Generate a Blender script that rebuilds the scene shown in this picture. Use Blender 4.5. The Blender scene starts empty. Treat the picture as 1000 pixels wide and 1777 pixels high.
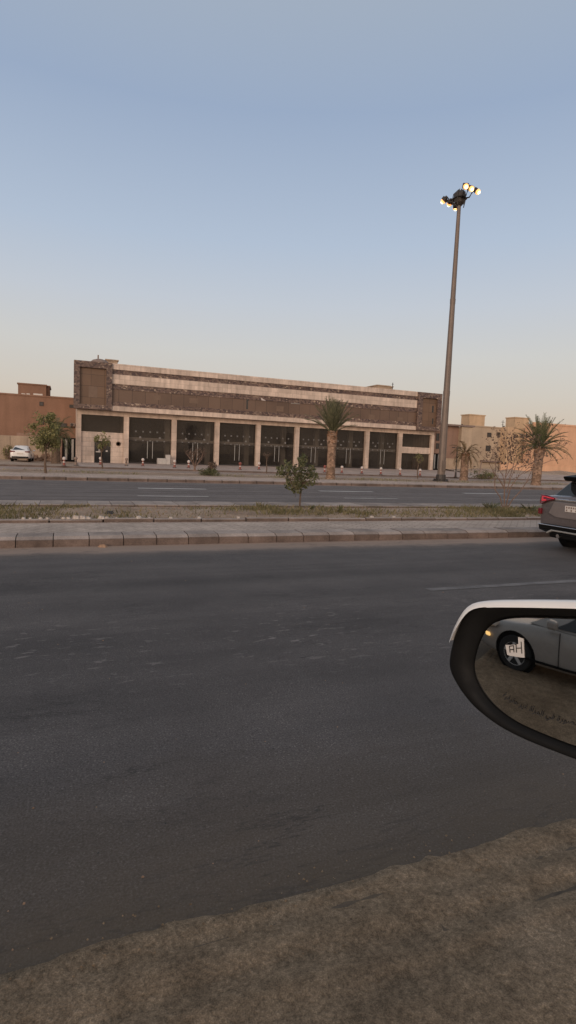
import bpy, bmesh, math, random
from mathutils import Vector, Matrix, noise
R = random.Random(11)
C = bpy.context.scene.collection
rad = math.radians

# ------------------------------------------------------------------ camera maths
# the road runs along +X, the building stands across it at +Y, z is up
F = 979.0; CX = 500.0; CY = 871.0; EYE = 1.65
VPX, VPY = 2985.0, 890.0          # vanishing point of the road
HX, HY = 500.0, 791.0             # a second point of the horizon
_x = Vector((VPX-CX, -(VPY-CY), -F)).normalized()
_h = Vector((HX-CX, -(HY-CY), -F)).normalized()
_z = _h.cross(_x).normalized()
if _z.y < 0: _z = -_z
_y = _z.cross(_x)
CAM = Vector((0, 0, EYE))
def ray(px, py):
    d = Vector((px-CX, -(py-CY), -F))
    return Vector((d.dot(_x), d.dot(_y), d.dot(_z)))
def onz(px, py, z=0.0):
    d = ray(px, py); t = (z-EYE)/d.z
    return CAM + d*t
def ony(px, py, Y):
    d = ray(px, py); t = Y/d.y
    return CAM + d*t
def onplane(px, py, p0, n):
    d = ray(px, py); t = (p0-CAM).dot(n)/d.dot(n)
    return CAM + d*t
def floor_z(X):                    # the forecourt climbs gently to the right
    return min(0.75, max(0.18, 0.18+0.0098*(X-1)))
def ground_z(X, Y):
    if Y < 47.6: return 0.15 if Y > 30.2 else 0.0
    k = min(1, (Y-47.6)/12.2)
    return 0.15*(1-k)+floor_z(X)*k
def stand(px, py):
    z = 0.15
    for _ in range(6):
        p = onz(px, py, z); z = ground_z(p.x, p.y)
    p.z = z
    return p

cam_d = bpy.data.cameras.new('camera'); cam = bpy.data.objects.new('camera', cam_d); C.objects.link(cam)
M3 = Matrix((_x, _y, _z))          # camera axes -> world
cam.matrix_world = Matrix.Translation(CAM) @ M3.to_4x4()
cam_d.sensor_fit = 'HORIZONTAL'; cam_d.sensor_width = 36.0
cam_d.lens = F/1000*36; cam_d.shift_y = -17.5/1000
cam_d.clip_start = 0.05; cam_d.clip_end = 6000
bpy.context.scene.camera = cam

# ------------------------------------------------------------------ naming
def tag(o, label=None, cat=None, group=None, kind=None):
    if label: o['label'] = label
    if cat: o['category'] = cat
    if group: o['group'] = group
    if kind: o['kind'] = kind
    return o
def thing(name, label, cat, loc=(0,0,0), rz=0.0, group=None):
    o = bpy.data.objects.new(name, None); C.objects.link(o)
    o.location = loc; o.rotation_euler = (0,0,rz); o.empty_display_size = .1
    return tag(o, label, cat, group)
class MB:
    def __init__(s, org=(0,0,0)): s.v=[]; s.f=[]; s.o=Vector(org)
    def add(s, vs, fs):
        b=len(s.v); s.v += [tuple(Vector(v)-s.o) for v in vs]; s.f += [tuple(i+b for i in f) for f in fs]
        return s
    def quad(s,a,b,c,d): return s.add([a,b,c,d],[(0,1,2,3)])
    def box(s,x0,x1,y0,y1,z0,z1):
        return s.add([(x0,y0,z0),(x1,y0,z0),(x1,y1,z0),(x0,y1,z0),(x0,y0,z1),(x1,y0,z1),(x1,y1,z1),(x0,y1,z1)],
            [(0,3,2,1),(4,5,6,7),(0,1,5,4),(1,2,6,5),(2,3,7,6),(3,0,4,7)])
    def obox(s,c,ax,ay,az):                    # oriented box: centre and three half-axis vectors
        c=Vector(c);ax=Vector(ax);ay=Vector(ay);az=Vector(az); v=[]
        for k in (-1,1):
            for j,i in ((-1,-1),(-1,1),(1,1),(1,-1)): v.append(c+ax*i+ay*j+az*k)
        return s.add(v,[(0,3,2,1),(4,5,6,7),(0,1,5,4),(1,2,6,5),(2,3,7,6),(3,0,4,7)])
    def tube(s,pts,rs,n=8,cap=True):
        pts=[Vector(p) for p in pts]; vs=[]; fs=[]
        if not hasattr(rs,'__len__'): rs=[rs]*len(pts)
        for i,p in enumerate(pts):
            t=(pts[min(i+1,len(pts)-1)]-pts[max(i-1,0)]).normalized()
            u=t.orthogonal().normalized() if abs(t.z)<.9 else (Vector((1,0,0))-t*t.x).normalized()
            w=t.cross(u)
            for k in range(n):
                a=2*math.pi*k/n; vs.append(p+(u*math.cos(a)+w*math.sin(a))*rs[i])
        for i in range(len(pts)-1):
            for k in range(n):
                fs.append((i*n+k,i*n+(k+1)%n,(i+1)*n+(k+1)%n,(i+1)*n+k))
        if cap:
            fs.append(tuple(range(n-1,-1,-1))); fs.append(tuple((len(pts)-1)*n+k for k in range(n)))
        return s.add(vs,fs)
    def lathe(s,prof,c=(0,0,0),n=16,axis='z'):
        vs=[];fs=[];c=Vector(c)
        for r,h in prof:
            for k in range(n):
                a=2*math.pi*k/n; x,y=r*math.cos(a),r*math.sin(a)
                v=Vector((x,y,h)) if axis=='z' else (Vector((x,h,y)) if axis=='y' else Vector((h,x,y)))
                vs.append(c+v)
        m=len(prof)
        for i in range(m-1):
            for k in range(n): fs.append((i*n+k,i*n+(k+1)%n,(i+1)*n+(k+1)%n,(i+1)*n+k))
        if prof[0][0]>0: fs.append(tuple(range(n-1,-1,-1)))
        if prof[-1][0]>0: fs.append(tuple((m-1)*n+k for k in range(n)))
        return s.add(vs,fs)
    def poly(s,pts,thick=None):
        n=len(pts)
        if thick is None: return s.add(pts,[tuple(range(n))])
        t=Vector(thick); p2=[Vector(p)+t for p in pts]
        fs=[tuple(range(n-1,-1,-1)),tuple(range(n,2*n))]+[(i,(i+1)%n,n+(i+1)%n,n+i) for i in range(n)]
        return s.add(list(pts)+p2,fs)
    def build(s,name,m,parent=None,smooth=False,bevel=0,sub=0,kind=None,recalc=True):
        me=bpy.data.meshes.new(name); me.from_pydata(s.v,[],s.f); me.update()
        if recalc:
            bm=bmesh.new(); bm.from_mesh(me); bmesh.ops.recalc_face_normals(bm,faces=bm.faces); bm.to_mesh(me); bm.free()
        if smooth: me.shade_smooth()
        o=bpy.data.objects.new(name,me); C.objects.link(o); me.materials.append(m)
        if parent: o.parent=parent
        elif s.o.length>0: o.location=s.o
        if bevel:
            b=o.modifiers.new('bevel','BEVEL'); b.width=bevel; b.segments=2; b.limit_method='ANGLE'; b.angle_limit=rad(40)
        if sub:
            q=o.modifiers.new('sub','SUBSURF'); q.levels=sub; q.render_levels=sub
        if kind: o['kind']=kind
        return o
def copy_tree(o,parent=None):
    c=o.copy(); C.objects.link(c); c.parent=parent
    for ch in list(o.children): copy_tree(ch,c)
    return c

# ------------------------------------------------------------------ materials
class NT:
    def __init__(s,name):
        s.m=bpy.data.materials.new(name); s.m.use_nodes=True; s.t=s.m.node_tree; s.n=s.t.nodes; s.l=s.t.links
        s.b=s.n['Principled BSDF']; s.out=s.n['Material Output']
    def new(s,ty,**k):
        n=s.n.new(ty)
        for a,v in k.items(): setattr(n,a,v)
        return n
    def co(s,kind='Object'): 
        if not hasattr(s,'_tc'): s._tc=s.new('ShaderNodeTexCoord')
        return s._tc.outputs[kind]
    def mapped(s,scale=(1,1,1),loc=(0,0,0),src=None):
        m=s.new('ShaderNodeMapping'); m.inputs['Scale'].default_value=scale; m.inputs['Location'].default_value=loc
        s.l.new(src or s.co(),m.inputs['Vector']); return m.outputs[0]
    def noise(s,scale,detail=4,rough=.6,vec=None,dist=0):
        n=s.new('ShaderNodeTexNoise'); n.inputs['Scale'].default_value=scale; n.inputs['Detail'].default_value=detail
        n.inputs['Roughness'].default_value=rough; n.inputs['Distortion'].default_value=dist
        s.l.new(vec or s.co(),n.inputs['Vector']); return n.outputs['Fac']
    def vor(s,scale,vec=None,feature='F1',out='Color'):
        n=s.new('ShaderNodeTexVoronoi',feature=feature); n.inputs['Scale'].default_value=scale
        s.l.new(vec or s.co(),n.inputs['Vector']); return n.outputs[out]
    def ramp(s,fac,stops,interp='LINEAR'):
        r=s.new('ShaderNodeValToRGB'); r.color_ramp.interpolation=interp; e=r.color_ramp.elements
        while len(e)<len(stops): e.new(.5)
        for i,(p,c) in enumerate(stops):
            e[i].position=p; e[i].color=(c,c,c,1) if not hasattr(c,'__len__') else (*c[:3],1)
        s.l.new(fac,r.inputs['Fac']); return r.outputs['Color']
    def mix(s,fac,a,b,mode='MIX'):
        m=s.new('ShaderNodeMix',data_type='RGBA',blend_type=mode)
        for sock,v in ((m.inputs['Factor'],fac),(m.inputs['A'],a),(m.inputs['B'],b)):
            if isinstance(v,(int,float)): sock.default_value=v
            elif isinstance(v,tuple): sock.default_value=(*v[:3],1)
            else: s.l.new(v,sock)
        return m.outputs['Result']
    def math(s,op,a,b=None,c=None,clamp=False):
        m=s.new('ShaderNodeMath',operation=op,use_clamp=clamp)
        for i,v in enumerate((a,b,c)):
            if v is None: continue
            if isinstance(v,(int,float)): m.inputs[i].default_value=v
            else: s.l.new(v,m.inputs[i])
        return m.outputs[0]
    def sep(s,vec=None):
        n=s.new('ShaderNodeSeparateXYZ'); s.l.new(vec or s.co(),n.inputs[0]); return n.outputs
    def bump(s,h,strength=.3,dist=.02):
        b=s.new('ShaderNodeBump'); b.inputs['Strength'].default_value=strength; b.inputs['Distance'].default_value=dist
        s.l.new(h,b.inputs['Height']); s.l.new(b.outputs[0],s.b.inputs['Normal'])
    def col(s,c):
        if isinstance(c,tuple): s.b.inputs['Base Color'].default_value=(*c[:3],1)
        else: s.l.new(c,s.b.inputs['Base Color'])
    def set(s,rough=.7,metal=0,spec=.5,coat=0):
        s.b.inputs['Roughness'].default_value=rough; s.b.inputs['Metallic'].default_value=metal
        s.b.inputs['Specular IOR Level'].default_value=spec; s.b.inputs['Coat Weight'].default_value=coat
def sc(c,k): return tuple(min(1,a*k) for a in c)
def plain(name,c,rough=.7,var=.18,scale=3.0,metal=0,spec=.4,bump=.0,coat=0,fine=40):
    t=NT(name); n=t.noise(scale,5); n2=t.noise(fine,3)
    f=t.math('ADD',t.math('MULTIPLY',n,.7),t.math('MULTIPLY',n2,.3))
    t.col(t.ramp(f,[(.3,sc(c,1-var)),(.7,sc(c,1+var))])); t.set(rough,metal,spec,coat)
    if bump: t.bump(n2,bump,.01)
    return t.m
MAT={}
def asphalt(name,base,near):
    t=NT(name); x,y,z=t.sep()
    long=t.mapped((.05,.9,1)); big=t.noise(1.3,5,.65,long); mid=t.noise(1.1,4); fine=t.noise(95,3,.75); agg=t.vor(150)
    f=t.math('ADD',t.math('MULTIPLY',big,.6),t.math('MULTIPLY',mid,.4))
    c=t.ramp(f,[(.32,sc(base,.72)),(.5,base),(.72,sc(base,1.38))])
    c=t.mix(1.0,c,t.ramp(fine,[(.30,.5),(.5,1.0),(.72,1.75)]),'MULTIPLY')
    ag=t.new('ShaderNodeSeparateColor'); t.l.new(agg,ag.inputs[0])
    c=t.mix(t.math('MULTIPLY',t.math('GREATER_THAN',ag.outputs[0],.955),t.ramp(mid,[(.35,.15),(.65,.55)])),c,sc(base,2.8))
    c=t.mix(t.math('MULTIPLY',t.math('LESS_THAN',ag.outputs[1],.10),.45),c,sc(base,.35))
    if near:
        # worn pale patches between y=3.8 and 5.4, drifting dust at both edges
        band=t.ramp(t.math('DIVIDE',y,12),[(.30,0),(.355,1),(.42,1),(.50,0)])
        pv=t.mapped((5.5,13,1)); pn=t.noise(1.0,3,.6,pv,.2)
        pm=t.math('MULTIPLY',t.ramp(pn,[(.60,0),(.65,1)]),band)
        gate=t.ramp(t.noise(.7,3),[(.40,.15),(.62,1)])
        c=t.mix(t.math('MULTIPLY',t.math('MULTIPLY',pm,gate),.9),c,sc(base,2.4))
        hv=t.mapped((2.0,10,1),(3,7,0)); hn=t.noise(1.0,3,.5,hv); hm=t.math('MULTIPLY',t.ramp(hn,[(.70,0),(.74,1)]),band)
        c=t.mix(t.math('MULTIPLY',hm,.7),c,sc(base,.35))
        e=t.math('ADD',y,t.math('MULTIPLY',t.math('SUBTRACT',t.noise(2.2,5,.7),.5),.7))
        d1=t.ramp(t.math('DIVIDE',e,12),[(.135,1),(.178,.5),(.25,0)])
        c=t.mix(t.math('MULTIPLY',d1,.8),c,(.12,.085,.052))
        e2=t.math('ADD',y,t.math('MULTIPLY',t.math('SUBTRACT',t.noise(.9,5,.7),.5),.5))
        d2=t.ramp(t.math('DIVIDE',e2,12),[(.735,0),(.765,.15),(.785,.9),(.83,1)])
        c=t.mix(t.math('MULTIPLY',d2,.95),c,(.34,.245,.185))
        # faint dark cracks running with the road
        cv=t.mapped((.35,1.6,1)); cr=t.noise(1.1,6,.7,cv,.3)
        cm=t.ramp(t.math('ABSOLUTE',t.math('SUBTRACT',cr,.5)),[(.0,1),(.010,.0)])
        c=t.mix(t.math('MULTIPLY',t.math('MULTIPLY',cm,t.ramp(t.noise(.5,2),[(.45,0),(.6,1)])),.7),c,sc(base,.4))
        st=t.noise(1.0,4,.6,t.mapped((.03,1.1,1),(2,5,0))); c=t.mix(1.0,c,t.ramp(st,[(.32,.80),(.5,1.0),(.68,1.18)]),'MULTIPLY')
        bl=t.noise(2.3,5,.65,t.mapped((.5,1,1))); c=t.mix(t.math('MULTIPLY',t.ramp(bl,[(.60,0),(.72,1)]),.45),c,sc(base,.55))
    else:
        st=t.noise(1.0,4,.6,t.mapped((.01,1.6,1)))
        c=t.mix(1.0,c,t.ramp(st,[(.35,.82),(.6,1.15)]),'MULTIPLY')
    t.col(c); t.set(.85,0,.30 if near else .12); t.bump(t.math('ADD',t.math('MULTIPLY',fine,.6),t.math('MULTIPLY',ag.outputs[2],.4)),.55,.008)
    return t.m
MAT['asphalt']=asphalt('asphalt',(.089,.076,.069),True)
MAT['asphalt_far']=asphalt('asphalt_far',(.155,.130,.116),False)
def sandy(name,a,b,c3,scale=1.2,bump=.6,fs=60):
    t=NT(name); n=t.noise(scale,6,.65); f=t.noise(fs,4,.7); v=t.noise(9,4,.7)
    c=t.ramp(n,[(.3,a),(.5,b),(.72,c3)]); c=t.mix(1.0,c,t.ramp(f,[(.25,.5),(.5,1),(.75,1.6)]),'MULTIPLY')
    c=t.mix(1.0,c,t.ramp(v,[(.3,.7),(.7,1.25)]),'MULTIPLY'); c=t.mix(1.0,c,t.ramp(t.noise(fs*3.5,2,.5),[(.3,.7),(.5,1),(.7,1.35)]),'MULTIPLY')
    t.col(c); t.set(.95,0,.15); t.bump(t.math('ADD',f,v),bump,.02); return t.m
MAT['sand']=sandy('shoulder_sand',(.150,.104,.066),(.205,.146,.094),(.26,.19,.128))
MAT['soil']=sandy('median_soil',(.225,.155,.105),(.335,.235,.165),(.43,.315,.225),.9)
MAT['ground']=sandy('desert_ground',(.30,.215,.155),(.37,.275,.205),(.44,.335,.25),.25)
def pavers(name,a,b,sx,sy,mort,rot=0):
    t=NT(name); m=t.new('ShaderNodeMapping'); m.inputs['Rotation'].default_value=(0,0,rot); t.l.new(t.co(),m.inputs['Vector'])
    br=t.new('ShaderNodeTexBrick'); t.l.new(m.outputs[0],br.inputs['Vector']); br.inputs['Scale'].default_value=1
    br.inputs['Brick Width'].default_value=sx; br.inputs['Row Height'].default_value=sy; br.inputs['Mortar Size'].default_value=.012
    br.inputs['Color1'].default_value=(*a,1); br.inputs['Color2'].default_value=(*b,1); br.inputs['Mortar'].default_value=(*mort,1)
    n=t.noise(.8,6,.7); f=t.noise(30,4,.7)
    c=t.mix(1.0,br.outputs['Color'],t.ramp(n,[(.3,.72),(.7,1.25)]),'MULTIPLY'); c=t.mix(1.0,c,t.ramp(f,[(.3,.75),(.7,1.22)]),'MULTIPLY')
    t.col(c); t.set(.9,0,.2); t.bump(t.math('ADD',br.outputs['Fac'],t.math('MULTIPLY',f,-.4)),-.5,.015); return t.m
MAT['pavers']=pavers('median_pavers',(.49,.385,.31),(.42,.33,.265),.30,.15,(.28,.215,.17),rad(45))
MAT['pavers_far']=pavers('far_pavers',(.52,.39,.31),(.45,.34,.27),.4,.4,(.27,.20,.155))
MAT['plaza']=pavers('forecourt_tiles',(.47,.365,.30),(.42,.32,.265),.8,.8,(.32,.245,.20))
MAT['service']=asphalt('service_asphalt',(.33,.25,.20),False)
def concrete(name,c,stain=.35):
    t=NT(name); n=t.noise(1.7,6,.7); f=t.noise(45,4,.75); x,y,z=t.sep()
    k=t.ramp(n,[(.3,1-stain),(.68,1+stain*.6)]); k2=t.ramp(f,[(.3,.75),(.7,1.25)])
    gi=t.new('ShaderNodeNewGeometry'); c2=t.mix(1.0,t.mix(1.0,c,k,'MULTIPLY'),k2,'MULTIPLY'); c2=t.mix(1.0,c2,t.ramp(gi.outputs['Random Per Island'],[(0,.78),(1,1.15)]),'MULTIPLY'); t.col(c2); t.set(.9,0,.25); t.bump(f,.4,.01); return t.m
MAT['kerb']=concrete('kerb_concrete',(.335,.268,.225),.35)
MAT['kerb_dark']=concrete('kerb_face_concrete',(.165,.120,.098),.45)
MAT['joint']=concrete('kerb_joint',(.035,.028,.025),.2)
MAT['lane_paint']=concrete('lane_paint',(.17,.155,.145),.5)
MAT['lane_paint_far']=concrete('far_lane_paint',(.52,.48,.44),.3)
def beige_stone(name,c,w=1.0,h=.45,joint=.82):
    t=NT(name); x,y,z=t.sep(); cm=t.new('ShaderNodeCombineXYZ'); t.l.new(t.math('ADD',x,y),cm.inputs[0]); t.l.new(z,cm.inputs[1])
    br=t.new('ShaderNodeTexBrick'); t.l.new(cm.outputs[0],br.inputs['Vector']); br.inputs['Scale'].default_value=1
    br.inputs['Brick Width'].default_value=w; br.inputs['Row Height'].default_value=h; br.inputs['Mortar Size'].default_value=.012
    br.inputs['Color1'].default_value=(*sc(c,1.1),1); br.inputs['Color2'].default_value=(*sc(c,.86),1); br.inputs['Mortar'].default_value=(*sc(c,joint*.75),1)
    n=t.noise(1.1,6,.7); st=t.noise(1.0,4,.6,t.mapped((2.4,2.4,.25)))
    k=t.mix(1.0,t.ramp(n,[(.3,.82),(.7,1.14)]),t.ramp(st,[(.35,.82),(.65,1.1)]),'MULTIPLY')
    t.col(t.mix(1.0,br.outputs['Color'],k,'MULTIPLY')); t.set(.75,0,.3); return t.m
MAT['beige']=beige_stone('beige_stone',(.58,.455,.365))
MAT['beige_plain']=beige_stone('beige_column_stone',(.54,.42,.335),5,.9,.9)
def mosaic(name):
    t=NT(name); v=t.vor(5.0,t.mapped((1,1,1.3))); s=t.new('ShaderNodeSeparateColor'); t.l.new(v,s.inputs[0])
    c=t.ramp(s.outputs[0],[(0,(.075,.047,.040)),(.3,(.135,.085,.066)),(.6,(.165,.108,.082)),(.85,(.21,.145,.107)),(.96,(.34,.25,.18))],'CONSTANT')
    e=t.vor(5.0,t.mapped((1,1,1.3)),'DISTANCE_TO_EDGE','Distance'); c=t.mix(t.ramp(e,[(.0,1),(.05,0)]),c,(.06,.04,.035))
    c=t.mix(1.0,c,t.ramp(t.noise(.45,5,.6),[(.3,.75),(.7,1.2)]),'MULTIPLY')
    t.col(c); t.set(.55,0,.4); return t.m
MAT['mosaic']=mosaic('dark_mosaic_stone')
def bronze(name,c,w,h):
    t=NT(name); x,y,z=t.sep(); cm=t.new('ShaderNodeCombineXYZ'); t.l.new(x,cm.inputs[0]); t.l.new(z,cm.inputs[1])
    br=t.new('ShaderNodeTexBrick',offset=0.0); t.l.new(cm.outputs[0],br.inputs['Vector']); br.inputs['Scale'].default_value=1
    br.inputs['Brick Width'].default_value=w; br.inputs['Row Height'].default_value=h; br.inputs['Mortar Size'].default_value=.02
    br.inputs['Color1'].default_value=(*c,1); br.inputs['Color2'].default_value=(*sc(c,.8),1); br.inputs['Mortar'].default_value=(*sc(c,.4),1)
    k=t.ramp(t.noise(.12,5,.6),[(.35,.78),(.65,1.16)])
    t.col(t.mix(1.0,br.outputs['Color'],k,'MULTIPLY')); t.set(.5,0,.4); return t.m
MAT['bronze']=bronze('bronze_panels',(.150,.094,.064),1.3,9)
MAT['bronze_frame']=bronze('bronze_corner_panels',(.165,.098,.060),1.27,1.1)
def villa(name,c,var=.1):
    t=NT(name); n=t.noise(.5,6,.65); st=t.noise(1,4,.6,t.mapped((1.2,1.2,.12))); f=t.noise(8,4)
    k=t.mix(1.0,t.ramp(n,[(.3,1-var),(.7,1+var)]),t.ramp(st,[(.35,1-var),(.65,1+var*.7)]),'MULTIPLY')
    k=t.mix(1.0,k,t.ramp(f,[(.3,.94),(.7,1.06)]),'MULTIPLY')
    t.col(t.mix(1.0,c,k,'MULTIPLY')); t.set(.88,0,.2); return t.m
MAT['villa_brown']=villa('brown_render',(.25,.142,.094)); MAT['villa_tan']=villa('tan_render',(.36,.275,.20),.14)
MAT['villa_beige']=villa('beige_render',(.43,.33,.235)); MAT['villa_peach']=villa('peach_render',(.62,.37,.23),.08)
MAT['villa_mauve']=villa('mauve_render',(.27,.17,.125)); MAT['villa_gold']=villa('gold_render',(.54,.375,.235))
MAT['villa_wall']=villa('boundary_render',(.42,.31,.22),.14); MAT['roof_dark']=plain('roof_grey',(.22,.16,.13))
def glass(name,tint,gloss_c=(.9,.9,.9)):
    t=NT(name); tr=t.new('ShaderNodeBsdfTransparent'); tr.inputs[0].default_value=(*tint,1)
    gl=t.new('ShaderNodeBsdfGlossy'); gl.inputs['Roughness'].default_value=.015; gl.inputs['Color'].default_value=(*gloss_c,1)
    fr=t.new('ShaderNodeFresnel'); fr.inputs['IOR'].default_value=1.33; mx=t.new('ShaderNodeMixShader')
    t.l.new(fr.outputs[0],mx.inputs[0]); t.l.new(tr.outputs[0],mx.inputs[1]); t.l.new(gl.outputs[0],mx.inputs[2])
    df=t.new('ShaderNodeBsdfDiffuse'); df.inputs[0].default_value=(.30,.265,.235,1); m2=t.new('ShaderNodeMixShader')   # diffuse veil painted in to stand for the weak reflection
    t.l.new(t.ramp(t.noise(.35,5,.65),[(.3,.05),(.7,.11)]),m2.inputs[0]); t.l.new(mx.outputs[0],m2.inputs[1]); t.l.new(df.outputs[0],m2.inputs[2]); t.l.new(m2.outputs[0],t.out.inputs[0]); return t.m
MAT['shop_glass']=glass('tinted_shop_glass',(.45,.43,.40),(.8,.75,.7))
def gloss(name,c,rough=.1,metal=0,coat=0,spec=.5):
    t=NT(name); n=t.noise(12,4); t.col(t.ramp(n,[(.3,sc(c,.94)),(.7,sc(c,1.05))])); t.set(rough,metal,spec,coat)
    t.l.new(t.ramp(t.noise(25,4),[(.3,rough),(.7,min(1,rough*1.5+.02))]),t.b.inputs['Roughness']); return t.m
MAT['dark_glass']=gloss('dark_window_glass',(.018,.018,.019),.06); MAT['window_dark']=gloss('villa_window_glass',(.045,.04,.036),.15)
MAT['black']=gloss('black_plastic',(.0045,.0043,.0042),.5,0,0,.18); MAT['black_gloss']=gloss('gloss_black',(.014,.014,.014),.15)
MAT['rubber']=plain('tyre_rubber',(.022,.021,.02),.85); MAT['alloy']=gloss('alloy_rim',(.50,.48,.46),.4,.1)
MAT['chrome']=gloss('chrome_trim',(.75,.74,.72),.12,1.0); MAT['steel']=gloss('brushed_steel',(.36,.34,.31),.4,.6)
MAT['white_paint']=gloss('white_car_paint',(.74,.71,.67),.25,0,.6); MAT['silver_paint']=gloss('silver_car_paint',(.27,.245,.22),.4,.1,.3)
MAT['grey_paint']=gloss('dark_grey_car_paint',(.115,.098,.098),.26,.3,.8)
MAT['spider']=gloss('dull_steel',(.21,.195,.18),.45,.3)
MAT['galv']=plain('mast_steel',(.165,.125,.10),.5,.2,1.2,.25); MAT['dark_metal']=plain('dark_metal',(.05,.042,.037),.5,.2,3,.3)
MAT['red']=plain('red_plastic',(.24,.075,.055),.6); MAT['white']=plain('white_plastic',(.55,.47,.42),.5); MAT['base_dark']=plain('bollard_base',(.10,.075,.065))
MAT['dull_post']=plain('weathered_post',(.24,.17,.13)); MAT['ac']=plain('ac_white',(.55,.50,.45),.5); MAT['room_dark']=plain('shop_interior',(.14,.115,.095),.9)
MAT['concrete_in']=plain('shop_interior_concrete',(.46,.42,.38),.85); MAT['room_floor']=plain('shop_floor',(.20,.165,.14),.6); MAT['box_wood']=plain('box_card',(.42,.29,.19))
MAT['bark']=plain('tree_bark',(.13,.09,.065),.95,.35,8,0,.1,.5); MAT['twig']=plain('dry_twig',(.20,.13,.095),.95,.25,6); MAT['rock']=plain('pale_rock',(.42,.36,.31),.9,.25,6,0,.2,.5)
MAT['rubble']=plain('brown_rubble',(.30,.19,.125),.95,.4,2,0,.1,.5)
def leafmat(name,cols,rough=.6,trans=.25):
    t=NT(name); g=t.new('ShaderNodeNewGeometry'); k=len(cols)
    c=t.ramp(g.outputs['Random Per Island'],[(i/(k-1) if k>1 else 0,cc) for i,cc in enumerate(cols)])
    c=t.mix(1.0,c,t.ramp(t.noise(1.4,3),[(.3,.7),(.7,1.25)]),'MULTIPLY')
    t.col(c); t.set(rough,0,.3)
    tl=t.new('ShaderNodeBsdfTranslucent'); t.l.new(c,tl.inputs[0]); mx=t.new('ShaderNodeMixShader'); mx.inputs[0].default_value=trans
    t.l.new(t.b.outputs[0],mx.inputs[1]); t.l.new(tl.outputs[0],mx.inputs[2]); t.l.new(mx.outputs[0],t.out.inputs[0]); return t.m
MAT['leaf']=leafmat('green_leaves',[(.062,.070,.030),(.115,.118,.052),(.20,.185,.10)])
MAT['leaf_olive']=leafmat('olive_leaves',[(.125,.122,.045),(.195,.182,.07),(.29,.255,.115)])
MAT['frond']=leafmat('palm_fronds',[(.068,.076,.035),(.112,.120,.056),(.19,.185,.098)])
MAT['frond_far']=leafmat('tall_palm_fronds',[(.075,.077,.040),(.125,.122,.066),(.20,.18,.105)]); MAT['frond_dry']=leafmat('dry_fronds',[(.16,.10,.05),(.24,.16,.08),(.12,.10,.05)])
MAT['leaf_dry']=leafmat('withered_leaves',[(.07,.045,.032),(.12,.078,.055),(.20,.14,.10)])
MAT['grass']=leafmat('dry_grass',[(.11,.105,.042),(.19,.16,.075),(.29,.225,.125),(.13,.125,.048)],.8)
def palm_trunk_mat(name,c):
    t=NT(name); g=t.vor(5.5,t.mapped((1,1,1.25))); s=t.new('ShaderNodeSeparateColor'); t.l.new(g,s.inputs[0])
    t.col(t.mix(1.0,c,t.ramp(s.outputs[0],[(0,.6),(1,1.35)]),'MULTIPLY')); t.set(.95,0,.1); t.bump(t.noise(20,4),.6,.03); return t.m
MAT['palm_trunk']=palm_trunk_mat('palm_trunk_bark',(.25,.165,.115)); MAT['palm_boot']=palm_trunk_mat('palm_boots',(.20,.115,.07))
def emit(name,c,s):
    t=NT(name); t.col(c); t.b.inputs['Emission Color'].default_value=(*c,1); t.b.inputs['Emission Strength'].default_value=s; return t.m
MAT['lamp_glow']=emit('sodium_lamp_glow',(1.0,.50,.16),1.25); MAT['lamp_core']=emit('sodium_lamp_core',(1.0,.80,.45),4.0)
MAT['tail_red']=gloss('tail_lamp_red',(.13,.008,.013),.2,0,.2); MAT['tail_lit']=emit('tail_lamp_strip',(.7,.05,.07),.12)
MAT['indicator']=emit('amber_marker_lamp',(1.0,.62,.22),1.4); MAT['plate']=plain('number_plate',(.62,.56,.50),.5); MAT['ink']=plain('dark_ink',(.03,.028,.026),.6)
def mirror(name):
    t=NT(name); t.col((.62,.60,.57)); t.set(.02,1.0); return t.m
MAT['mirror']=mirror('mirror_silver')
# ================================================================== SETTING
def sheet(name,m,x0,x1,y0,y1,z,z2=None):
    b=MB(); b.quad((x0,y0,z),(x1,y0,z),(x1,y1,z if z2 is None else z2),(x0,y1,z if z2 is None else z2))
    return b.build(name,m,kind='structure')
sheet('ground',MAT['ground'],-2500,2500,-2500,2500,-.06)
sheet('road',MAT['asphalt'],-120,320,1.35,9.97,0)
# sandy shoulder: fine grid, its ruts and lumps are real relief
b=MB(); nx,ny=230,120; X0,X1,Y0,Y1=-7.5,5.5,-3.4,1.86
vs=[];fs=[]
for j in range(ny+1):
    for i in range(nx+1):
        x=X0+(X1-X0)*i/nx; y=Y0+(Y1-Y0)*j/ny
        edge=1.84+.06*noise.noise((x*1.7,0,0))+.05*noise.noise((x*5,3,0))+.03*noise.noise((x*13,5,0))
        if j==ny: y=edge
        h=.010+.016*min(1,max(0,(edge-y)/.5))+.018*noise.noise((x*1.3,y*2.2,0))*min(1,max(0,(edge-y)/.3))+.008*noise.noise((x*9,y*9,2))*min(1,max(0,(edge-y)/.15))
        for yc,w,dp in ((1.70-.03*(x-1.6),.025,.020),(1.52-.03*(x-1.6),.03,.022),(1.37-.03*(x-1.6),.03,.018)):
            k=math.exp(-((y-yc)/w)**2); h-=dp*k*(.75+.5*noise.noise((x*14,yc*9,4)))
        if j==ny: h=-.004
        vs.append((x,y,h))
for j in range(ny):
    for i in range(nx):
        a=j*(nx+1)+i; fs.append((a,a+1,a+nx+2,a+nx+1))
b.add(vs,fs); b.build('sand_shoulder',MAT['sand'],smooth=True,kind='structure')
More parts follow.
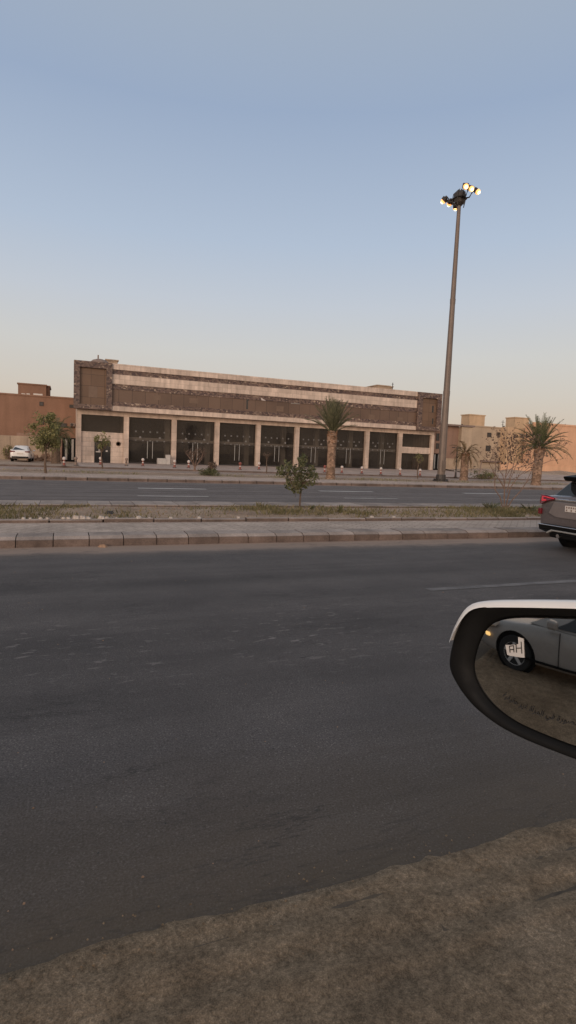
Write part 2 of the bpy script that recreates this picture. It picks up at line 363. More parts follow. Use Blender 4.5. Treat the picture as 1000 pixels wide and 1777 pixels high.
# carriageway marking: one worn dash on the near road
def dash(name,m,x0,x1,y,w,z):
    b=MB(); n=10
    for i in range(n):
        a=x0+(x1-x0)*i/n; c=x0+(x1-x0)*(i+1)/n
        b.quad((a,y-w/2,z),(c,y-w/2,z),(c,y+w/2,z),(a,y+w/2,z))
    return b.build(name,m,kind='structure')
for k in range(-1,6):
    x=4.35+k*9.0; dash('lane_marking',MAT['lane_paint'],x,x+3.0,5.98,.13,.004)
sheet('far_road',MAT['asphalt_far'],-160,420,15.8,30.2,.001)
for k in range(-2,9):
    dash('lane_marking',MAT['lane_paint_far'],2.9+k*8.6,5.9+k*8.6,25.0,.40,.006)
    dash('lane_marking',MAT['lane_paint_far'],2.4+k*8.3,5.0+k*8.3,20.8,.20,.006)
sheet('road_edge_dust',concrete('edge_dust',(.36,.255,.19),.35),-160,420,29.75,30.17,.005)
# median: kerb stones, pavers, low edging, soil strip, second kerb
def kerb(name,x0,x1,y0,step,prof,gap,mf,mt,nface,jit=.004):
    b=MB(); mats=[]
    x=x0; L=len(prof)
    while x<x1:
        st=step if x<70 else step*4
        dz=R.uniform(-jit,jit); dy=R.uniform(-jit,jit)
        a,c=x+gap/2,x+st-gap/2
        v=[(xx,y0+p[0]+dy,p[1]+dz) for xx in (a,c) for p in prof]
        f=[(i,i+1,L+i+1,L+i) for i in range(L-1)]+[tuple(range(L)),tuple(range(2*L-1,L-1,-1))]
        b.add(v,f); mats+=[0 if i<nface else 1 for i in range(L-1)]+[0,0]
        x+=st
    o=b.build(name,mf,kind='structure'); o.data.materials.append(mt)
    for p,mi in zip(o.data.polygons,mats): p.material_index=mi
    return o
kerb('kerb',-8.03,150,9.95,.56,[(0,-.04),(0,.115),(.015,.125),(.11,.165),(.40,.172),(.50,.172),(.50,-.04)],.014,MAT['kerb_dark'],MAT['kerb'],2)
b=MB(); b.box(-8,150,9.985,10.40,-.03,.105); b.build('kerb_bed',MAT['joint'],kind='structure')
sheet('median_paving',MAT['pavers'],-120,320,10.44,11.84,.168)
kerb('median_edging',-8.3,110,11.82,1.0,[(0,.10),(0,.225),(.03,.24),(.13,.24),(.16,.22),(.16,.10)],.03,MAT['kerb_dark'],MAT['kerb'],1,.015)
SY0,SW=11.97,2.85
def soil_z(x,y): return .195+.03*math.sin(math.pi*min(1,max(0,(y-SY0)/SW)))+.025*noise.noise((x*.8,y*1.1,0))+.018*noise.noise((x*3.3,y*3.3,5))
b=MB(); nx,ny=420,22; vs=[];fs=[]
for j in range(ny+1):
    for i in range(nx+1):
        x=-9+72*i/nx; y=SY0+SW*j/ny
        vs.append((x,y,soil_z(x,y)))
for j in range(ny):
    for i in range(nx):
        a=j*(nx+1)+i; fs.append((a,a+1,a+nx+2,a+nx+1))
b.add(vs,fs); b.build('median_soil',MAT['soil'],smooth=True,kind='structure')
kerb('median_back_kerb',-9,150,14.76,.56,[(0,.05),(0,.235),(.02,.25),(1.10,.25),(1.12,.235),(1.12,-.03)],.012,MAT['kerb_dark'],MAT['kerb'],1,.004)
b=MB(); b.box(-9,150,14.81,15.83,-.03,.22); b.build('kerb_bed',MAT['joint'],kind='structure')
# far side: kerb, pavement, planting strip, service lane, forecourt
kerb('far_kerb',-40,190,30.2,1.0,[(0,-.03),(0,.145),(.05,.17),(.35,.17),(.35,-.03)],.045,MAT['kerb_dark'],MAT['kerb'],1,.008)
b=MB(); b.box(-40,190,30.235,30.5,-.03,.14); b.build('kerb_bed',MAT['joint'],kind='structure')
sheet('far_pavement',MAT['pavers_far'],-160,420,30.54,34.6,.15)
sheet('planting_strip',MAT['soil'],-160,420,34.6,38.7,.145)
b=MB(); b.box(-160,420,38.7,38.95,-.03,.17); b.build('strip_kerb',MAT['kerb'],kind='structure')
sheet('service_road',MAT['service'],-160,420,38.95,47.62,.02)
b=MB()
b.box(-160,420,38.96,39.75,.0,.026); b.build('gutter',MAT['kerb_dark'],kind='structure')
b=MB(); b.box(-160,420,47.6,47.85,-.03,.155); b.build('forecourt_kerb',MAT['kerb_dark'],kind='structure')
b=MB(); xs=[1.0]+[4+4*i for i in range(30)]
for a,c in zip(xs[:-1],xs[1:]):
    b.quad((a,47.84,.15),(c,47.84,.15),(c,60,floor_z(c)),(a,60,floor_z(a)))
b.build('forecourt',MAT['plaza'],kind='structure')
b=MB(); vs=[];fs=[]; nx,ny=60,30
for j in range(ny+1):
    for i in range(nx+1):
        x=-40+41*i/nx; y=47.84+24*j/ny
        vs.append((x,y,.11+.07*noise.noise((x*.35,y*.35,1))+.03*noise.noise((x*1.4,y*1.4,3))))
for j in range(ny):
    for i in range(nx):
        a=j*(nx+1)+i; fs.append((a,a+1,a+nx+2,a+nx+1))
b.add(vs,fs); b.build('dirt_lot',MAT['ground'],smooth=True,kind='structure')
# grass of the median (nobody could count it)
def dens(x,y):
    n=noise.noise((x*.9,y*1.1,7)); n2=noise.noise((x*2.3,y*2.3,9))
    g=lambda c,w: math.exp(-((x-c)/w)**2)
    d=1.0*g(-1.9,1.6)+.42*g(.9,1.0)*(y<13.2)+.75*g(5.0,1.3)*(y>12.6)+.5*g(7.0,.9)+.35*g(9.6,1.1)*(y<13.5)+1.15*g(12.6,1.6)+1.0*g(15.4,1.9)+.6*g(23,3)+.3*g(30,6)+.04
    return d*max(0,.55+1.0*n+.5*n2)
b=MB(); placed=0; rr=random.Random(5)
while placed<21000:
    x=rr.uniform(-5,34); y=rr.uniform(12.0,14.74)
    if rr.random()>dens(x,y): continue
    placed+=1
    h=rr.uniform(.04,.15)*(1.35 if dens(x,y)>.9 else .9); a=rr.uniform(0,6.28); w=rr.uniform(.006,.014); l=rr.uniform(-.7,.7)*h; l2=rr.uniform(-.7,.7)*h
    z=soil_z(x,y)-.01
    dx,dy=math.cos(a)*w,math.sin(a)*w
    b.add([(x-dx,y-dy,z),(x+dx,y+dy,z),(x+l*.4+dx*.6,y+l2*.4+dy*.6,z+h*.6),(x+l,y+l2,z+h)],[(0,1,2),(0,2,3)])
tag(b.build('grass',MAT['grass'],recalc=False),'dry patchy grass and weeds on the soil of the median','grass',kind='stuff')
b=MB(); rr=random.Random(8)
for i in range(2600):
    x,y=rr.uniform(-5,60),rr.gauss(36.3,1.0)
    cl=noise.noise((x*.25,y*.3,2))+.25*(math.exp(-((x-18.5)/3.2)**2)+math.exp(-((x-33)/3)**2)+math.exp(-((x+1)/3)**2))
    if cl<.12: continue
    h=rr.uniform(.06,.22); a=rr.uniform(0,6.28); w=.02
    b.add([(x-math.cos(a)*w,y-math.sin(a)*w,.14),(x+math.cos(a)*w,y+math.sin(a)*w,.14),(x+rr.uniform(-.1,.1),y+rr.uniform(-.1,.1),.14+h)],[(0,1,2)])
tag(b.build('grass',MAT['leaf_olive'],recalc=False),'thin green grass under the palms on the far planting strip','grass',kind='stuff')
# loose grit on the asphalt and the shoulder
def stone_vs(c,r,rr,flat=.6):
    v=[];n=6
    for k in range(n):
        a=2*math.pi*k/n; q=r*rr.uniform(.75,1.2); v.append((c[0]+q*math.cos(a),c[1]+q*math.sin(a),c[2]))
    for k in range(n):
        a=2*math.pi*k/n+.3; q=r*rr.uniform(.4,.75); v.append((c[0]+q*math.cos(a),c[1]+q*math.sin(a),c[2]+r*flat*rr.uniform(.8,1.2)))
    f=[tuple(range(n,2*n))]+[(k,(k+1)%n,n+(k+1)%n,n+k) for k in range(n)]
    return v,f
b=MB(); rr=random.Random(3)
for i in range(300):
    y=1.9+7.6*rr.random()**1.4; x=rr.uniform(-1.5,1+y*1.3); r=(.0012+.0045*rr.random()**4)*(1+.2*y/3)
    b.add(*stone_vs((x,y,0),r,rr))
tag(b.build('grit',MAT['rubble'],recalc=False),'pale grit scattered over the dark near road','grit',kind='stuff')
b=MB()
for i in range(160):
    y=rr.uniform(2.2,6.0); x=rr.uniform(-1.0,1+y*1.2); r=rr.uniform(.002,.006)
    b.add(*stone_vs((x,y,0),r,rr,.4))
tag(b.build('grit',MAT['ink'],recalc=False),'dark crumbs of asphalt lying on the near road','grit',kind='stuff')
b=MB()
for i in range(900):
    x,y=rr.uniform(-5,24),rr.uniform(12.0,14.7); r=rr.uniform(.006,.024)
    b.add(*stone_vs((x,y,soil_z(x,y)),r,rr,.6))
tag(b.build('gravel',MAT['rubble'],recalc=False),'small stones and clods strewn over the median soil','gravel',kind='stuff')
b=MB()
for i in range(1100):
    x=rr.uniform(-.6,3.6); y=1.93-abs(rr.gauss(0,.35)); r=.0012+.0045*rr.random()**4
    b.add(*stone_vs((x,y,.012),r,rr,.7))
tag(b.build('gravel',MAT['sand'],recalc=False),'loose gravel on the sandy shoulder beside the asphalt','gravel',kind='stuff')
# broken pale stones lying along the edging
for px,s in ((40,.05),(52,.04),(70,.045),(82,.04),(110,.05),(119,.05),(133,.085),(144,.085),(154,.06),(178,.08),(187,.06),(204,.04),(243,.075),(262,.04),(300,.05),(350,.06),(420,.05),(660,.07),(700,.06)):
    p=onz(px,901.5,.24); q=MB((p.x,11.9,.235)); q.add(*stone_vs((p.x,11.9,.235),s,rr,.75))
    big=s>.07
    tag(q.build('stone',MAT['rock'],bevel=.01),'big whitish broken stone lying on the low edging of the median' if big else 'small pale stone chip lying on the low edging of the median','stone','pale stones along the median edging')
p=onz(178,948,0); q=MB((p.x,9.86,0)); q.add(*stone_vs((p.x,9.86,0),.09,rr,.5)); tag(q.build('stone',MAT['rubble'],bevel=.008),'flat brown stone in the gutter against the near kerb','stone')
p=onz(190,893,.2); q=MB((p.x,p.y,.21)); q.add(*stone_vs((p.x,p.y,.21),.12,rr,.6)); tag(q.build('stone',MAT['dark_metal'],bevel=.008),'dark clod lying on the bare soil of the median','stone')

# ================================================================== COMMERCIAL BUILDING
YB=60.0; YO=59.15; YF=58.85
fx=lambda px,py,Y=YB: ony(px,py,Y).x
fzz=lambda px,py,Y=YO: ony(px,py,Y).z
XL,XR=fx(132.8,760),fx(753,770)
z_par=fzz(195,630.5); z_s1=fzz(195,640.6); z_s2=fzz(195,649); z_b2=fzz(195,665.8); z_p1=fzz(195,675); z_p2=fzz(195,696.6); z_c1=fzz(195,704.3); z_c2=fzz(195,712.7)
z_gl=fzz(222,723.3,YB); z_ft=fzz(128.2,624,YF); z_fb=fzz(130,707.8,YF)
print('building z',z_par,z_s1,z_s2,z_b2,z_p1,z_p2,z_c1,z_c2,z_gl,z_ft,z_fb,XL,XR)
xf0,xf1=fx(128.2,660,YF),fx(194.8,660,YF); xg0,xg1=fx(725.5,710,YF),fx(767,710,YF)
org=(XL,YB,0)
bld=thing('commercial_building','long two storey beige stone shop building with bronze panel band and glass shopfronts','building',org)
def P(name,m,fill,parent=bld,**k):
    q=MB(org); fill(q); return q.build(name,m,parent,**k)
BACK=YB+19
def shell(q):
    q.box(XL,XL+.35,YB+.55,BACK,-.1,z_c2+.4); q.box(XR-.35,XR,YB+.55,BACK,-.1,z_c2+.4); q.box(XL,XR,BACK,BACK+.3,-.1,z_par)
P('wall',MAT['beige_plain'],shell)
for xa_ in (XL,XR-.3): P('upper_wall',MAT['beige_plain'],lambda q:q.box(xa_,xa_+.3,YO+.3,BACK,z_c2+.4,z_par-.1))
P('roof',MAT['roof_dark'],lambda q:q.box(XL+.3,XR-.3,YO+.3,BACK,z_par-.6,z_par-.35))
def flo(q):
    q.add([(XL,YB-.15,.11),(XR,YB-.15,floor_z(XR)+.02),(XR,BACK,floor_z(XR)+.02),(XL,BACK,.11)],[(0,1,2,3)])
P('shop_floor',MAT['room_floor'],flo)
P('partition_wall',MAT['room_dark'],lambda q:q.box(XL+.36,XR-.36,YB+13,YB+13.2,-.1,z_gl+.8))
z_m0,z_m1=fzz(302,767,YB),fzz(302,762.5,YB)
P('mezzanine',MAT['concrete_in'],lambda q:q.box(XL+.4,XR-.4,YB+.75,YB+12.9,z_m0,z_m1+.05))
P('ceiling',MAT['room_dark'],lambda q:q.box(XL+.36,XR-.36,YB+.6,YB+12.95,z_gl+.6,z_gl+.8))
x0b,x1b=xf1-.05,xg0+.05
P('soffit',MAT['beige_plain'],lambda q:q.box(XL,XR,YO+.02,YB+.6,z_c2+.03,z_c2+.32))
P('cornice',MAT['beige'],lambda q:q.box(x0b,x1b,YO-.12,YO+.3,z_c2,z_c1))
P('lower_stone_band',MAT['mosaic'],lambda q:q.box(x0b,x1b,YO,YO+.3,z_c1,z_p2))
P('panel_band',MAT['bronze'],lambda q:q.box(x0b,x1b,YO+.06,YO+.3,z_p2,z_p1))
P('upper_stone_band',MAT['mosaic'],lambda q:q.box(x0b,x1b,YO,YO+.3,z_p1,z_b2))
P('beige_band',MAT['beige'],lambda q:q.box(x0b,x1b,YO-.08,YO+.3,z_b2,z_s2))
P('thin_stone_band',MAT['mosaic'],lambda q:q.box(x0b,x1b,YO+.03,YO+.3,z_s2,z_s1))
P('parapet',MAT['beige'],lambda q:q.box(x0b,x1b,YO-.08,YO+.3,z_s1,z_par))
# small things of the panel band: a dark open slot, bare metal and pale patches
def fpanel(name,m,px0,py0,px1,py1,y,t=.02,parent=bld):
    a=ony(px0,py0,y); c=ony(px1,py1,y)
    return P(name,m,lambda q:q.box(a.x,c.x,y,y+t,min(a.z,c.z),max(a.z,c.z)),parent)
pb=[o for o in bld.children if o.name.startswith('panel_band')][0]
fpanel('slot_window',MAT['dark_glass'],428,692,430.3,710,YO+.045,.014,pb); fpanel('slot_window',MAT['dark_glass'],428.2,691.5,432.6,695,YO+.030,.014,pb)
def tri(q):
    a,b_,c=ony(453,690,YO-.012),ony(462,695.5,YO-.012),ony(454,694.5,YO-.012); q.poly([a,b_,c],(0,.01,0))
P('bare_patch',MAT['white'],tri,pb)
fpanel('bare_patch',MAT['steel'],505,699,521,701.3,YO+.045,.014,pb)
LB=plain('light_bronze',(.155,.10,.068),.5); DK=plain('dark_bronze',(.075,.045,.032),.5)
def light_panel(pxa,pxb,top,bot):
    fpanel('window_panel',LB,pxa,top,pxb,bot,YO+.048,.011,pb)
slope=.0925
for pxa,wd in ((265,14),(329,15),(480,12),(560,12),(640,10),(690,9)):
    light_panel(pxa,pxa+wd,678+slope*(pxa-195),690+slope*(pxa-195)-2)
# corner frames of dark mosaic stone with recessed bronze panels
def frame(x0,x1,ix0,ix1,iz0,iz1):
    def fl(q):
        d=1.1
        q.box(x0,ix0,YF,YF+d,z_fb,z_ft); q.box(ix1,x1,YF,YF+d,z_fb,z_ft); q.box(ix0,ix1,YF,YF+d,iz1,z_ft); q.box(ix0,ix1,YF,YF+d,z_fb,iz0)
    f=P('corner_frame',MAT['mosaic'],fl)
    P('bronze_panel',MAT['bronze_frame'],lambda q:q.box(ix0+.003,ix1-.003,YF+.30,YF+.45,iz0+.003,iz1-.003),f)
    return f
iz0,iz1=fzz(140,700.5,YF),fzz(139,636,YF)
f1=frame(xf0,xf1,fx(138.6,660,YF),fx(184.8,660,YF),iz0,iz1)
Yp=YF+.285
a,c=ony(154,670,Yp),ony(169,690,Yp)
P('window_panel',LB,lambda q:q.box(a.x,c.x,Yp,Yp+.012,c.z,a.z),f1)
for zz in (iz1-.02-1.1*.55,): pass
f2=frame(xg0,xg1,fx(733,720,YF),fx(759,720,YF),iz0+.02,iz1-.05)
for (pa,ya,pb2,yb2) in ((750.5,704,752.5,716),(750.5,726,752,736)):
    fpanel('slot_window',MAT['dark_glass'],pa,ya,pb2,yb2,Yp,.012,f2)
P('end_cladding',MAT['beige_plain'],lambda q:(q.box(xf0+.35,xf1,YF+1.1,YF+1.3,z_fb+.1,z_ft-.1)))
# ground floor: lintel, columns, shopfronts
P('lintel',MAT['beige_plain'],lambda q:q.box(XL,XR,YB-.02,YB+.45,z_gl,z_c2+.03))
colpx=[135.4,218.9,301.8,376.4,448,515.2,575.5,637.3,694.6,750.2]
cols=[]
for i,px in enumerate(colpx):
    xc=fx(px,770); w=.255 if 0<i<9 else .22
    if i==0: xc=XL+.22
    if i==9: xc=XR-.22
    cols.append((xc-w,xc+w))
    P('column',MAT['beige_plain'],lambda q:q.box(xc-w,xc+w,YB-.12,YB+.5,-.05,z_gl-.004),bevel=.02)
    if 0<i<9: P('interior_column',MAT['concrete_in'],lambda q:(q.box(xc-.28,xc+.28,YB+4.2,YB+4.76,-.05,z_gl+.6)))
YG=YB+.28
def sh_front(x0,x1,seed):
    rr=random.Random(seed); zf=floor_z((x0+x1)/2)
    root=P('shopfront',MAT['shop_glass'],lambda q:q.quad((x0+.02,YG,zf),(x1-.02,YG,zf),(x1-.02,YG,z_gl-.02),(x0+.02,YG,z_gl-.02)))
    n=6; W=(x1-x0)
    zt=zf+.70*(z_gl-zf); zm=zf+.505*(z_gl-zf)
    mull=[x0+W*(k/n) for k in range(1,n)]
    P('glass_joint',MAT['dark_metal'],lambda q:[q.box(x-.008,x+.008,YG-.012,YG-.004,zf,z_gl-.03) for x in mull],root)
    P('transom',MAT['dark_metal'],lambda q:q.box(x0+.02,x1-.02,YG-.02,YG-.005,zm-.02,zm+.02),root)
    P('bottom_rail',MAT['dark_metal'],lambda q:q.box(x0+.02,x1-.02,YG-.02,YG-.003,zf,zf+.12),root)
    for x in mull:
        for z,s in ((zt,.15),(zm,.14)):
            def sp(q):
                for a in (45,135):
                    d=Vector((math.cos(rad(a)),0,math.sin(rad(a)))); n_=Vector((-d.z,0,d.x)); q.obox((x,YG-.04,z),d*s*.75,(0,.015,0),n_*.022)
                q.lathe([(.06,-.08),(.06,-.02)],(x,YG,z),8,'y')
            P('spider_fitting',MAT['spider'],sp,root)
    xm=(x0+x1)/2
    for s in (-1,1):
        P('door_handle',MAT['steel'],lambda q:(q.box(xm+s*.26-.03,xm+s*.26+.03,YG-.10,YG-.05,zf+.55,zf+2.35),q.box(xm+s*.26-.02,xm+s*.26+.02,YG-.05,YG-.005,zf+.7,zf+.76),q.box(xm+s*.26-.02,xm+s*.26+.02,YG-.05,YG-.005,zf+2.1,zf+2.16)),root)
        P('patch_fitting',MAT['spider'],lambda q:q.box(xm+s*1.0-.10,xm+s*1.0+.10,YG-.04,YG-.004,zf+2.62,zf+2.80),root)
    return root
for i in range(1,8): sh_front(cols[i][1],cols[i+1][0],i)
# left end bay: upper window, stone wall, dark door
x0,x1=cols[0][1],cols[1][0]; zf=floor_z(x0)
zu0,zu1=fzz(180,750,YB),z_gl-.02
P('upper_window',MAT['shop_glass'],lambda q:q.quad((x0,YG,zu0),(x1,YG,zu0),(x1,YG,zu1),(x0,YG,zu1)))
zs=fzz(180,765.5,YB); dx0,dx1=fx(163.8,785),fx(192.2,785)
P('stone_wall',MAT['beige'],lambda q:(q.box(x0,x1,YB+.06,YB+.45,zs,zu0),q.box(x0,dx0,YB+.10,YB+.45,-.05,zs),q.box(dx1,x1,YB+.10,YB+.45,-.05,zs)))
dr=P('door',MAT['dark_glass'],lambda q:q.box(dx0,dx1,YB+.30,YB+.36,zf,zs))
P('door_frame',MAT['black'],lambda q:(q.box((dx0+dx1)/2-.04,(dx0+dx1)/2+.04,YB+.27,YB+.297,zf,zs),q.box(dx0,dx1,YB+.27,YB+.296,zf+2.1,zf+2.16)),dr)
for (pa,ya,pb2,yb2) in ((166.3,782.8,174.3,785),(171,780,174.5,782),(183.5,781.5,186.8,784)): fpanel('door_notice',MAT['plate'],pa,ya,pb2,yb2,YB+.262,.006,dr)
ec=ony(205.4,770.2,YB+.08)
def ring(q):
    q.lathe([(.17,-.03),(.24,-.03),(.24,.03),(.17,.03),(.17,-.03)],ec,16,'y')
    for a in (0,60,120): d=Vector((math.cos(rad(a)),0,math.sin(rad(a)))); q.obox(ec,d*.17,(0,.012,0),Vector((-d.z,0,d.x))*.03)
P('wall_emblem',MAT['bronze'],ring)
# right end bay: window, beige band, window
x0,x1=cols[8][1],cols[9][0]; zf=floor_z(x0)
zb1,zb0=fzz(722,776.2,YB),fzz(722,787,YB)
P('upper_window',MAT['shop_glass'],lambda q:q.quad((x0,YG,zb1),(x1,YG,zb1),(x1,YG,z_gl-.02),(x0,YG,z_gl-.02)))
P('stone_wall',MAT['beige'],lambda q:q.box(x0,x1,YB+.05,YB+.45,zb0,zb1))
lw=P('lower_window',MAT['shop_glass'],lambda q:q.quad((x0,YG,zf),(x1,YG,zf),(x1,YG,zb0),(x0,YG,zb0)))
P('glass_joint',MAT['dark_metal'],lambda q:[q.box(x0+(x1-x0)*k/4-.025,x0+(x1-x0)*k/4+.025,YG-.03,YG-.006,zf,zb0) for k in (1,2,3)],lw)
for i in (0,8):
    a_,c_=cols[i][1],cols[i+1][0]
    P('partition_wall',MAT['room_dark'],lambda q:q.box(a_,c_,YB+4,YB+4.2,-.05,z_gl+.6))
# roof structures
def rbox(name,m,px0,px1,pt,pbm,y,dep):
    a=ony(px0,pt,y); c=ony(px1,pbm,y); return P(name,m,lambda q:(q.box(a.x,c.x,y,y+dep,min(z_par-.4,c.z),a.z),q.box(a.x-.12,c.x+.12,y-.12,y+dep+.12,a.z,a.z+.12)))
rbox('roof_room',MAT['villa_wall'],184.5,204,624.8,640,66,5); rbox('roof_room',MAT['villa_wall'],655,676,669,680,66,4); 
rbox('roof_room',MAT['villa_wall'],674,681,671.3,682,67,3)
c0=ony(173,628,63)
dm=thing('roof_dome','small grey dome with a short mast on the roof behind the left corner frame','dome',(c0.x,63,z_par-.35))
q=MB(); q.lathe([(1.0,0),(1.0,c0.z-z_par+.05),(.93,c0.z-z_par+.3),(.7,c0.z-z_par+.5),(.35,c0.z-z_par+.62),(0.0,c0.z-z_par+.66)],n=18); q.build('dome_shell',MAT['roof_dark'],dm,smooth=True)
q=MB(); top=ony(170.5,616,63); q.tube([(-.15,0,.6),(-.15,0,top.z-z_par+.35)],.07); q.build('mast',MAT['dull_post'],dm)
q=MB(); q.tube([(.3,.1,.9),(1.6,.2,1.25)],.025,6); q.build('antenna_arm',MAT['dull_post'],dm)
c1=ony(681,682,66); tp=ony(681,664,66)
an=thing('antenna','thin antenna rod on the roof beside the right hand roof room','antenna',(c1.x,66,z_par-.4)); q=MB(); q.tube([(0,0,0),(0,0,tp.z-z_par+.4)],.05,6); q.tube([(-.15,0,tp.z-z_par+.2),(.15,0,tp.z-z_par+.2)],.025,5); q.build('rod',MAT['dark_metal'],an)
# clutter behind and before the glass
a=ony(283,800,YB-1.2)
bx=thing('cardboard_box','pale packing boxes stacked before the second glass shopfront','box',(a.x,YB-1.0,floor_z(a.x)))
q=MB(); q.box(-.55,.3,-.3,.3,0,.62); q.build('box_body',MAT['concrete_in'],bx,bevel=.02); q=MB(); q.box(.303,.75,-.25,.3,.0,1.0); q.build('box_upper',MAT['concrete_in'],bx,bevel=.02)
# ================================================================== VILLAS AND WALLS
def win(parent,o,px0,py0,px1,py1,y,name='window'):
    a=ony(px0,py0,y); c=ony(px1,py1,y); q=MB(o)
    fr=.09; q.box(a.x,c.x,y-.06,y-.003,c.z,c.z+fr); q.box(a.x,c.x,y-.06,y-.003,a.z-fr,a.z); q.box(a.x,a.x+fr,y-.06,y-.003,c.z+fr,a.z-fr); q.box(c.x-fr,c.x,y-.06,y-.003,c.z+fr,a.z-fr)
    w=q.build(name,MAT['dark_metal'],parent)
    q=MB(o); q.box(a.x+fr,c.x-fr,y-.03,y-.004,c.z+fr,a.z-fr); q.build('pane',MAT['window_dark'],w)
def body(px0,py,px1,y,dep,o,name,m,parent,zb=-.1,xl=None,xr=None):
    a=ony(px0,py,y); c=ony(px1,py,y); q=MB(o); q.box(xl if xl is not None else a.x,xr if xr is not None else c.x,y,y+dep,zb,a.z)
    return q.build(name,m,parent)
yv=66.5; a=ony(60,688,yv); o=(a.x,yv,0)
vl=thing('villa','plain brown rendered villa with small windows left of the shop building','house',o)
body(60,688,60,yv,14,o,'wall',MAT['villa_brown'],vl,xl=-24,xr=fx(132,700,yv)+.6)
p_=MB(o); p_.box(-24.1,fx(132,700,yv)+.65,yv-.08,yv+.25,a.z,a.z+.16); p_.build('coping',MAT['villa_brown'],vl)
def rr_box(px0,px1,pt,pb,y,dep,o,parent,m,name='roof_room',lift=0):
    a=ony(px0,pt,y); c=ony(px1,pb,y); q=MB(o); q.box(a.x,c.x,y,y+dep,c.z-.3-lift,a.z); r_=q.build(name,m,parent)
    q=MB(o); q.box(a.x-.1,c.x+.1,y-.1,y+dep+.1,a.z,a.z+.14); q.build('roof_slab',m,r_); return r_
r1=rr_box(31.3,80,666,686,yv+5,5,o,vl,MAT['villa_brown']); rr_box(80.2,86,671,689,yv+6,4,o,vl,MAT['villa_brown'])
q=MB(o); 
for pa,pb_ in ((37,44),(46,52),(58,74)): a,c=ony(pa,682.5,yv+4.97),ony(pb_,687,yv+4.97); q.box(a.x,c.x,yv+4.95,yv+4.99,c.z-.3,a.z)
q.build('vent_opening',MAT['plate'],r1)
for w in ((68.5,697,75.5,704.5),(120.5,702,129.5,708),(102,734,116,742),(67,729,76,737)): win(vl,o,*w,yv)
# wall mounted air conditioners
def aircon(px0,py0,px1,py1,y,label,m):
    a,c=ony(px0,py0,y),ony(px1,py1,y); t=thing('air_conditioner',label,'air conditioner',((a.x+c.x)/2,y,c.z))
    w,h=(c.x-a.x)/2,a.z-c.z; q=MB(); q.box(-w,w,-.42,-.03,0,h); q.build('case',m,t,bevel=.03)
    q=MB(); q.lathe([(h*.40,-.05),(h*.40,-.015)],(-w*.25,-.415,h*.5),18,'y'); q.build('fan_grille',MAT['dark_metal'],t)
    q=MB(); q.box(-w*.8,-w*.7,-.4,.0,-.12,0); q.box(w*.7,w*.8,-.4,.0,-.12,0); q.build('bracket',MAT['dark_metal'],t)
aircon(48.5,751.5,59.5,758.5,yv,'white air conditioner with dark round fan on the brown villa wall',MAT['ac'])
aircon(121.5,734,130,740.5,yv,'dull grey air conditioner high on the brown villa wall beside the shop building',MAT['roof_dark'])
# boundary wall of the left villa, its gate and gate post
yw=65.2; a=ony(60,757.5,yw); xe=fx(96,780,yw)
bw=thing('boundary_wall','weathered tan boundary wall behind the parked white car','wall',(-6,yw,0)); q=MB((-6,yw,0)); q.box(-26,xe,yw,yw+.3,-.1,a.z); q.build('wall_body',MAT['villa_tan'],bw)
q=MB((-6,yw,0)); a2=ony(29,750,yw); q.box(a2.x,xe,yw+.02,yw+.28,a.z,a.z+.32); q.build('wall_coping',MAT['villa_mauve'],bw)
q=MB((-6,yw,0)); 
for px in (12.5,42,71,94): xx=fx(px,770,yw); q.box(xx-.25,xx+.25,yw-.06,yw-.003,-.1,a.z-.05)
q.build('pilaster',MAT['villa_tan'],bw)
xs_,xg=fx(97,780,yw),fx(107.5,780,yw)
gp=thing('gate_post','pink rendered gate post beside the striped metal gate','post',((xs_+xg)/2,yw,0)); q=MB(gp.location); q.box(xs_,xg,yw-.05,yw+.4,-.1,ony(100,757,yw).z); q.build('shaft',MAT['villa_mauve'],gp); q=MB(gp.location); zt_=ony(100,757,yw).z; q.box(xs_-.08,xg+.08,yw-.12,yw+.47,zt_,zt_+.15); q.build('cap',MAT['villa_tan'],gp)
def gate(px0,px1,pt,y,label,zb=0.0,stripes=2):
    a,c=ony(px0,pt,y),ony(px1,pt,y); t=thing('metal_gate',label,'gate',((a.x+c.x)/2,y,zb)); w=(c.x-a.x)/2; h=a.z-zb
    q=MB(); q.box(-w,w,0,.08,0,h); q.build('leaf',MAT['black'],t)
    for s in (range(stripes)):
        xc=-w+ (s*2+1.05)*w/stripes; q=MB(); 
        for k in range(16): q.box(xc-w*.17,xc+w*.17,-.05,-.003,h*(.08+.9*k/16),h*(.08+.9*(k+.9)/16))
        q.build('slatted_panel',MAT['steel'],t)
    q=MB(); q.box(-w,w,-.07,-.004,h-.12,h); q.box(-w,w,-.07,-.004,0,.10); q.build('rail',MAT['black'],t)
gate(109,131.5,759.5,yw,'black gate with two grey slatted panels at the left end of the shop building',.1)
gate(751.5,764.5,786.5,61.2,'black gate with pale slats at the right end of the shop building',floor_z(XR))
# right side: villas
def house(name,label,o): return thing(name,label,'house',o)
y1=62.5; xa=fx(752,740,y1); xb=fx(797,740,y1); xc_=fx(816.5,740,y1)
o=(xa,y1,.5); h1=house('villa','low mauve and beige villa directly behind the tall light mast',o)
body(775,738,775,y1,2,o,'wall',MAT['villa_mauve'],h1,xl=xa-.5,xr=xb)
body(806,741,806,y1-.6,2,o,'stair_wall',MAT['villa_beige'],h1,xl=xb+.003,xr=xc_)
q=MB(o); zt=ony(790,740,y1).z; q.box(xa,xc_+.15,y1-.8,y1-.1,zt,zt+.22); q.build('eaves',MAT['roof_dark'],h1)
win(h1,o,757.5,752,762,765,y1); win(h1,o,757,769,761.5,779,y1)
rr_box(815.5,841,720,738,y1+7,1.9,o,h1,MAT['villa_gold'])
y2=66; o=(fx(845,740,y2),y2,.5); h2=house('villa','beige villa with two small dark windows seen past the bare shrub',o)
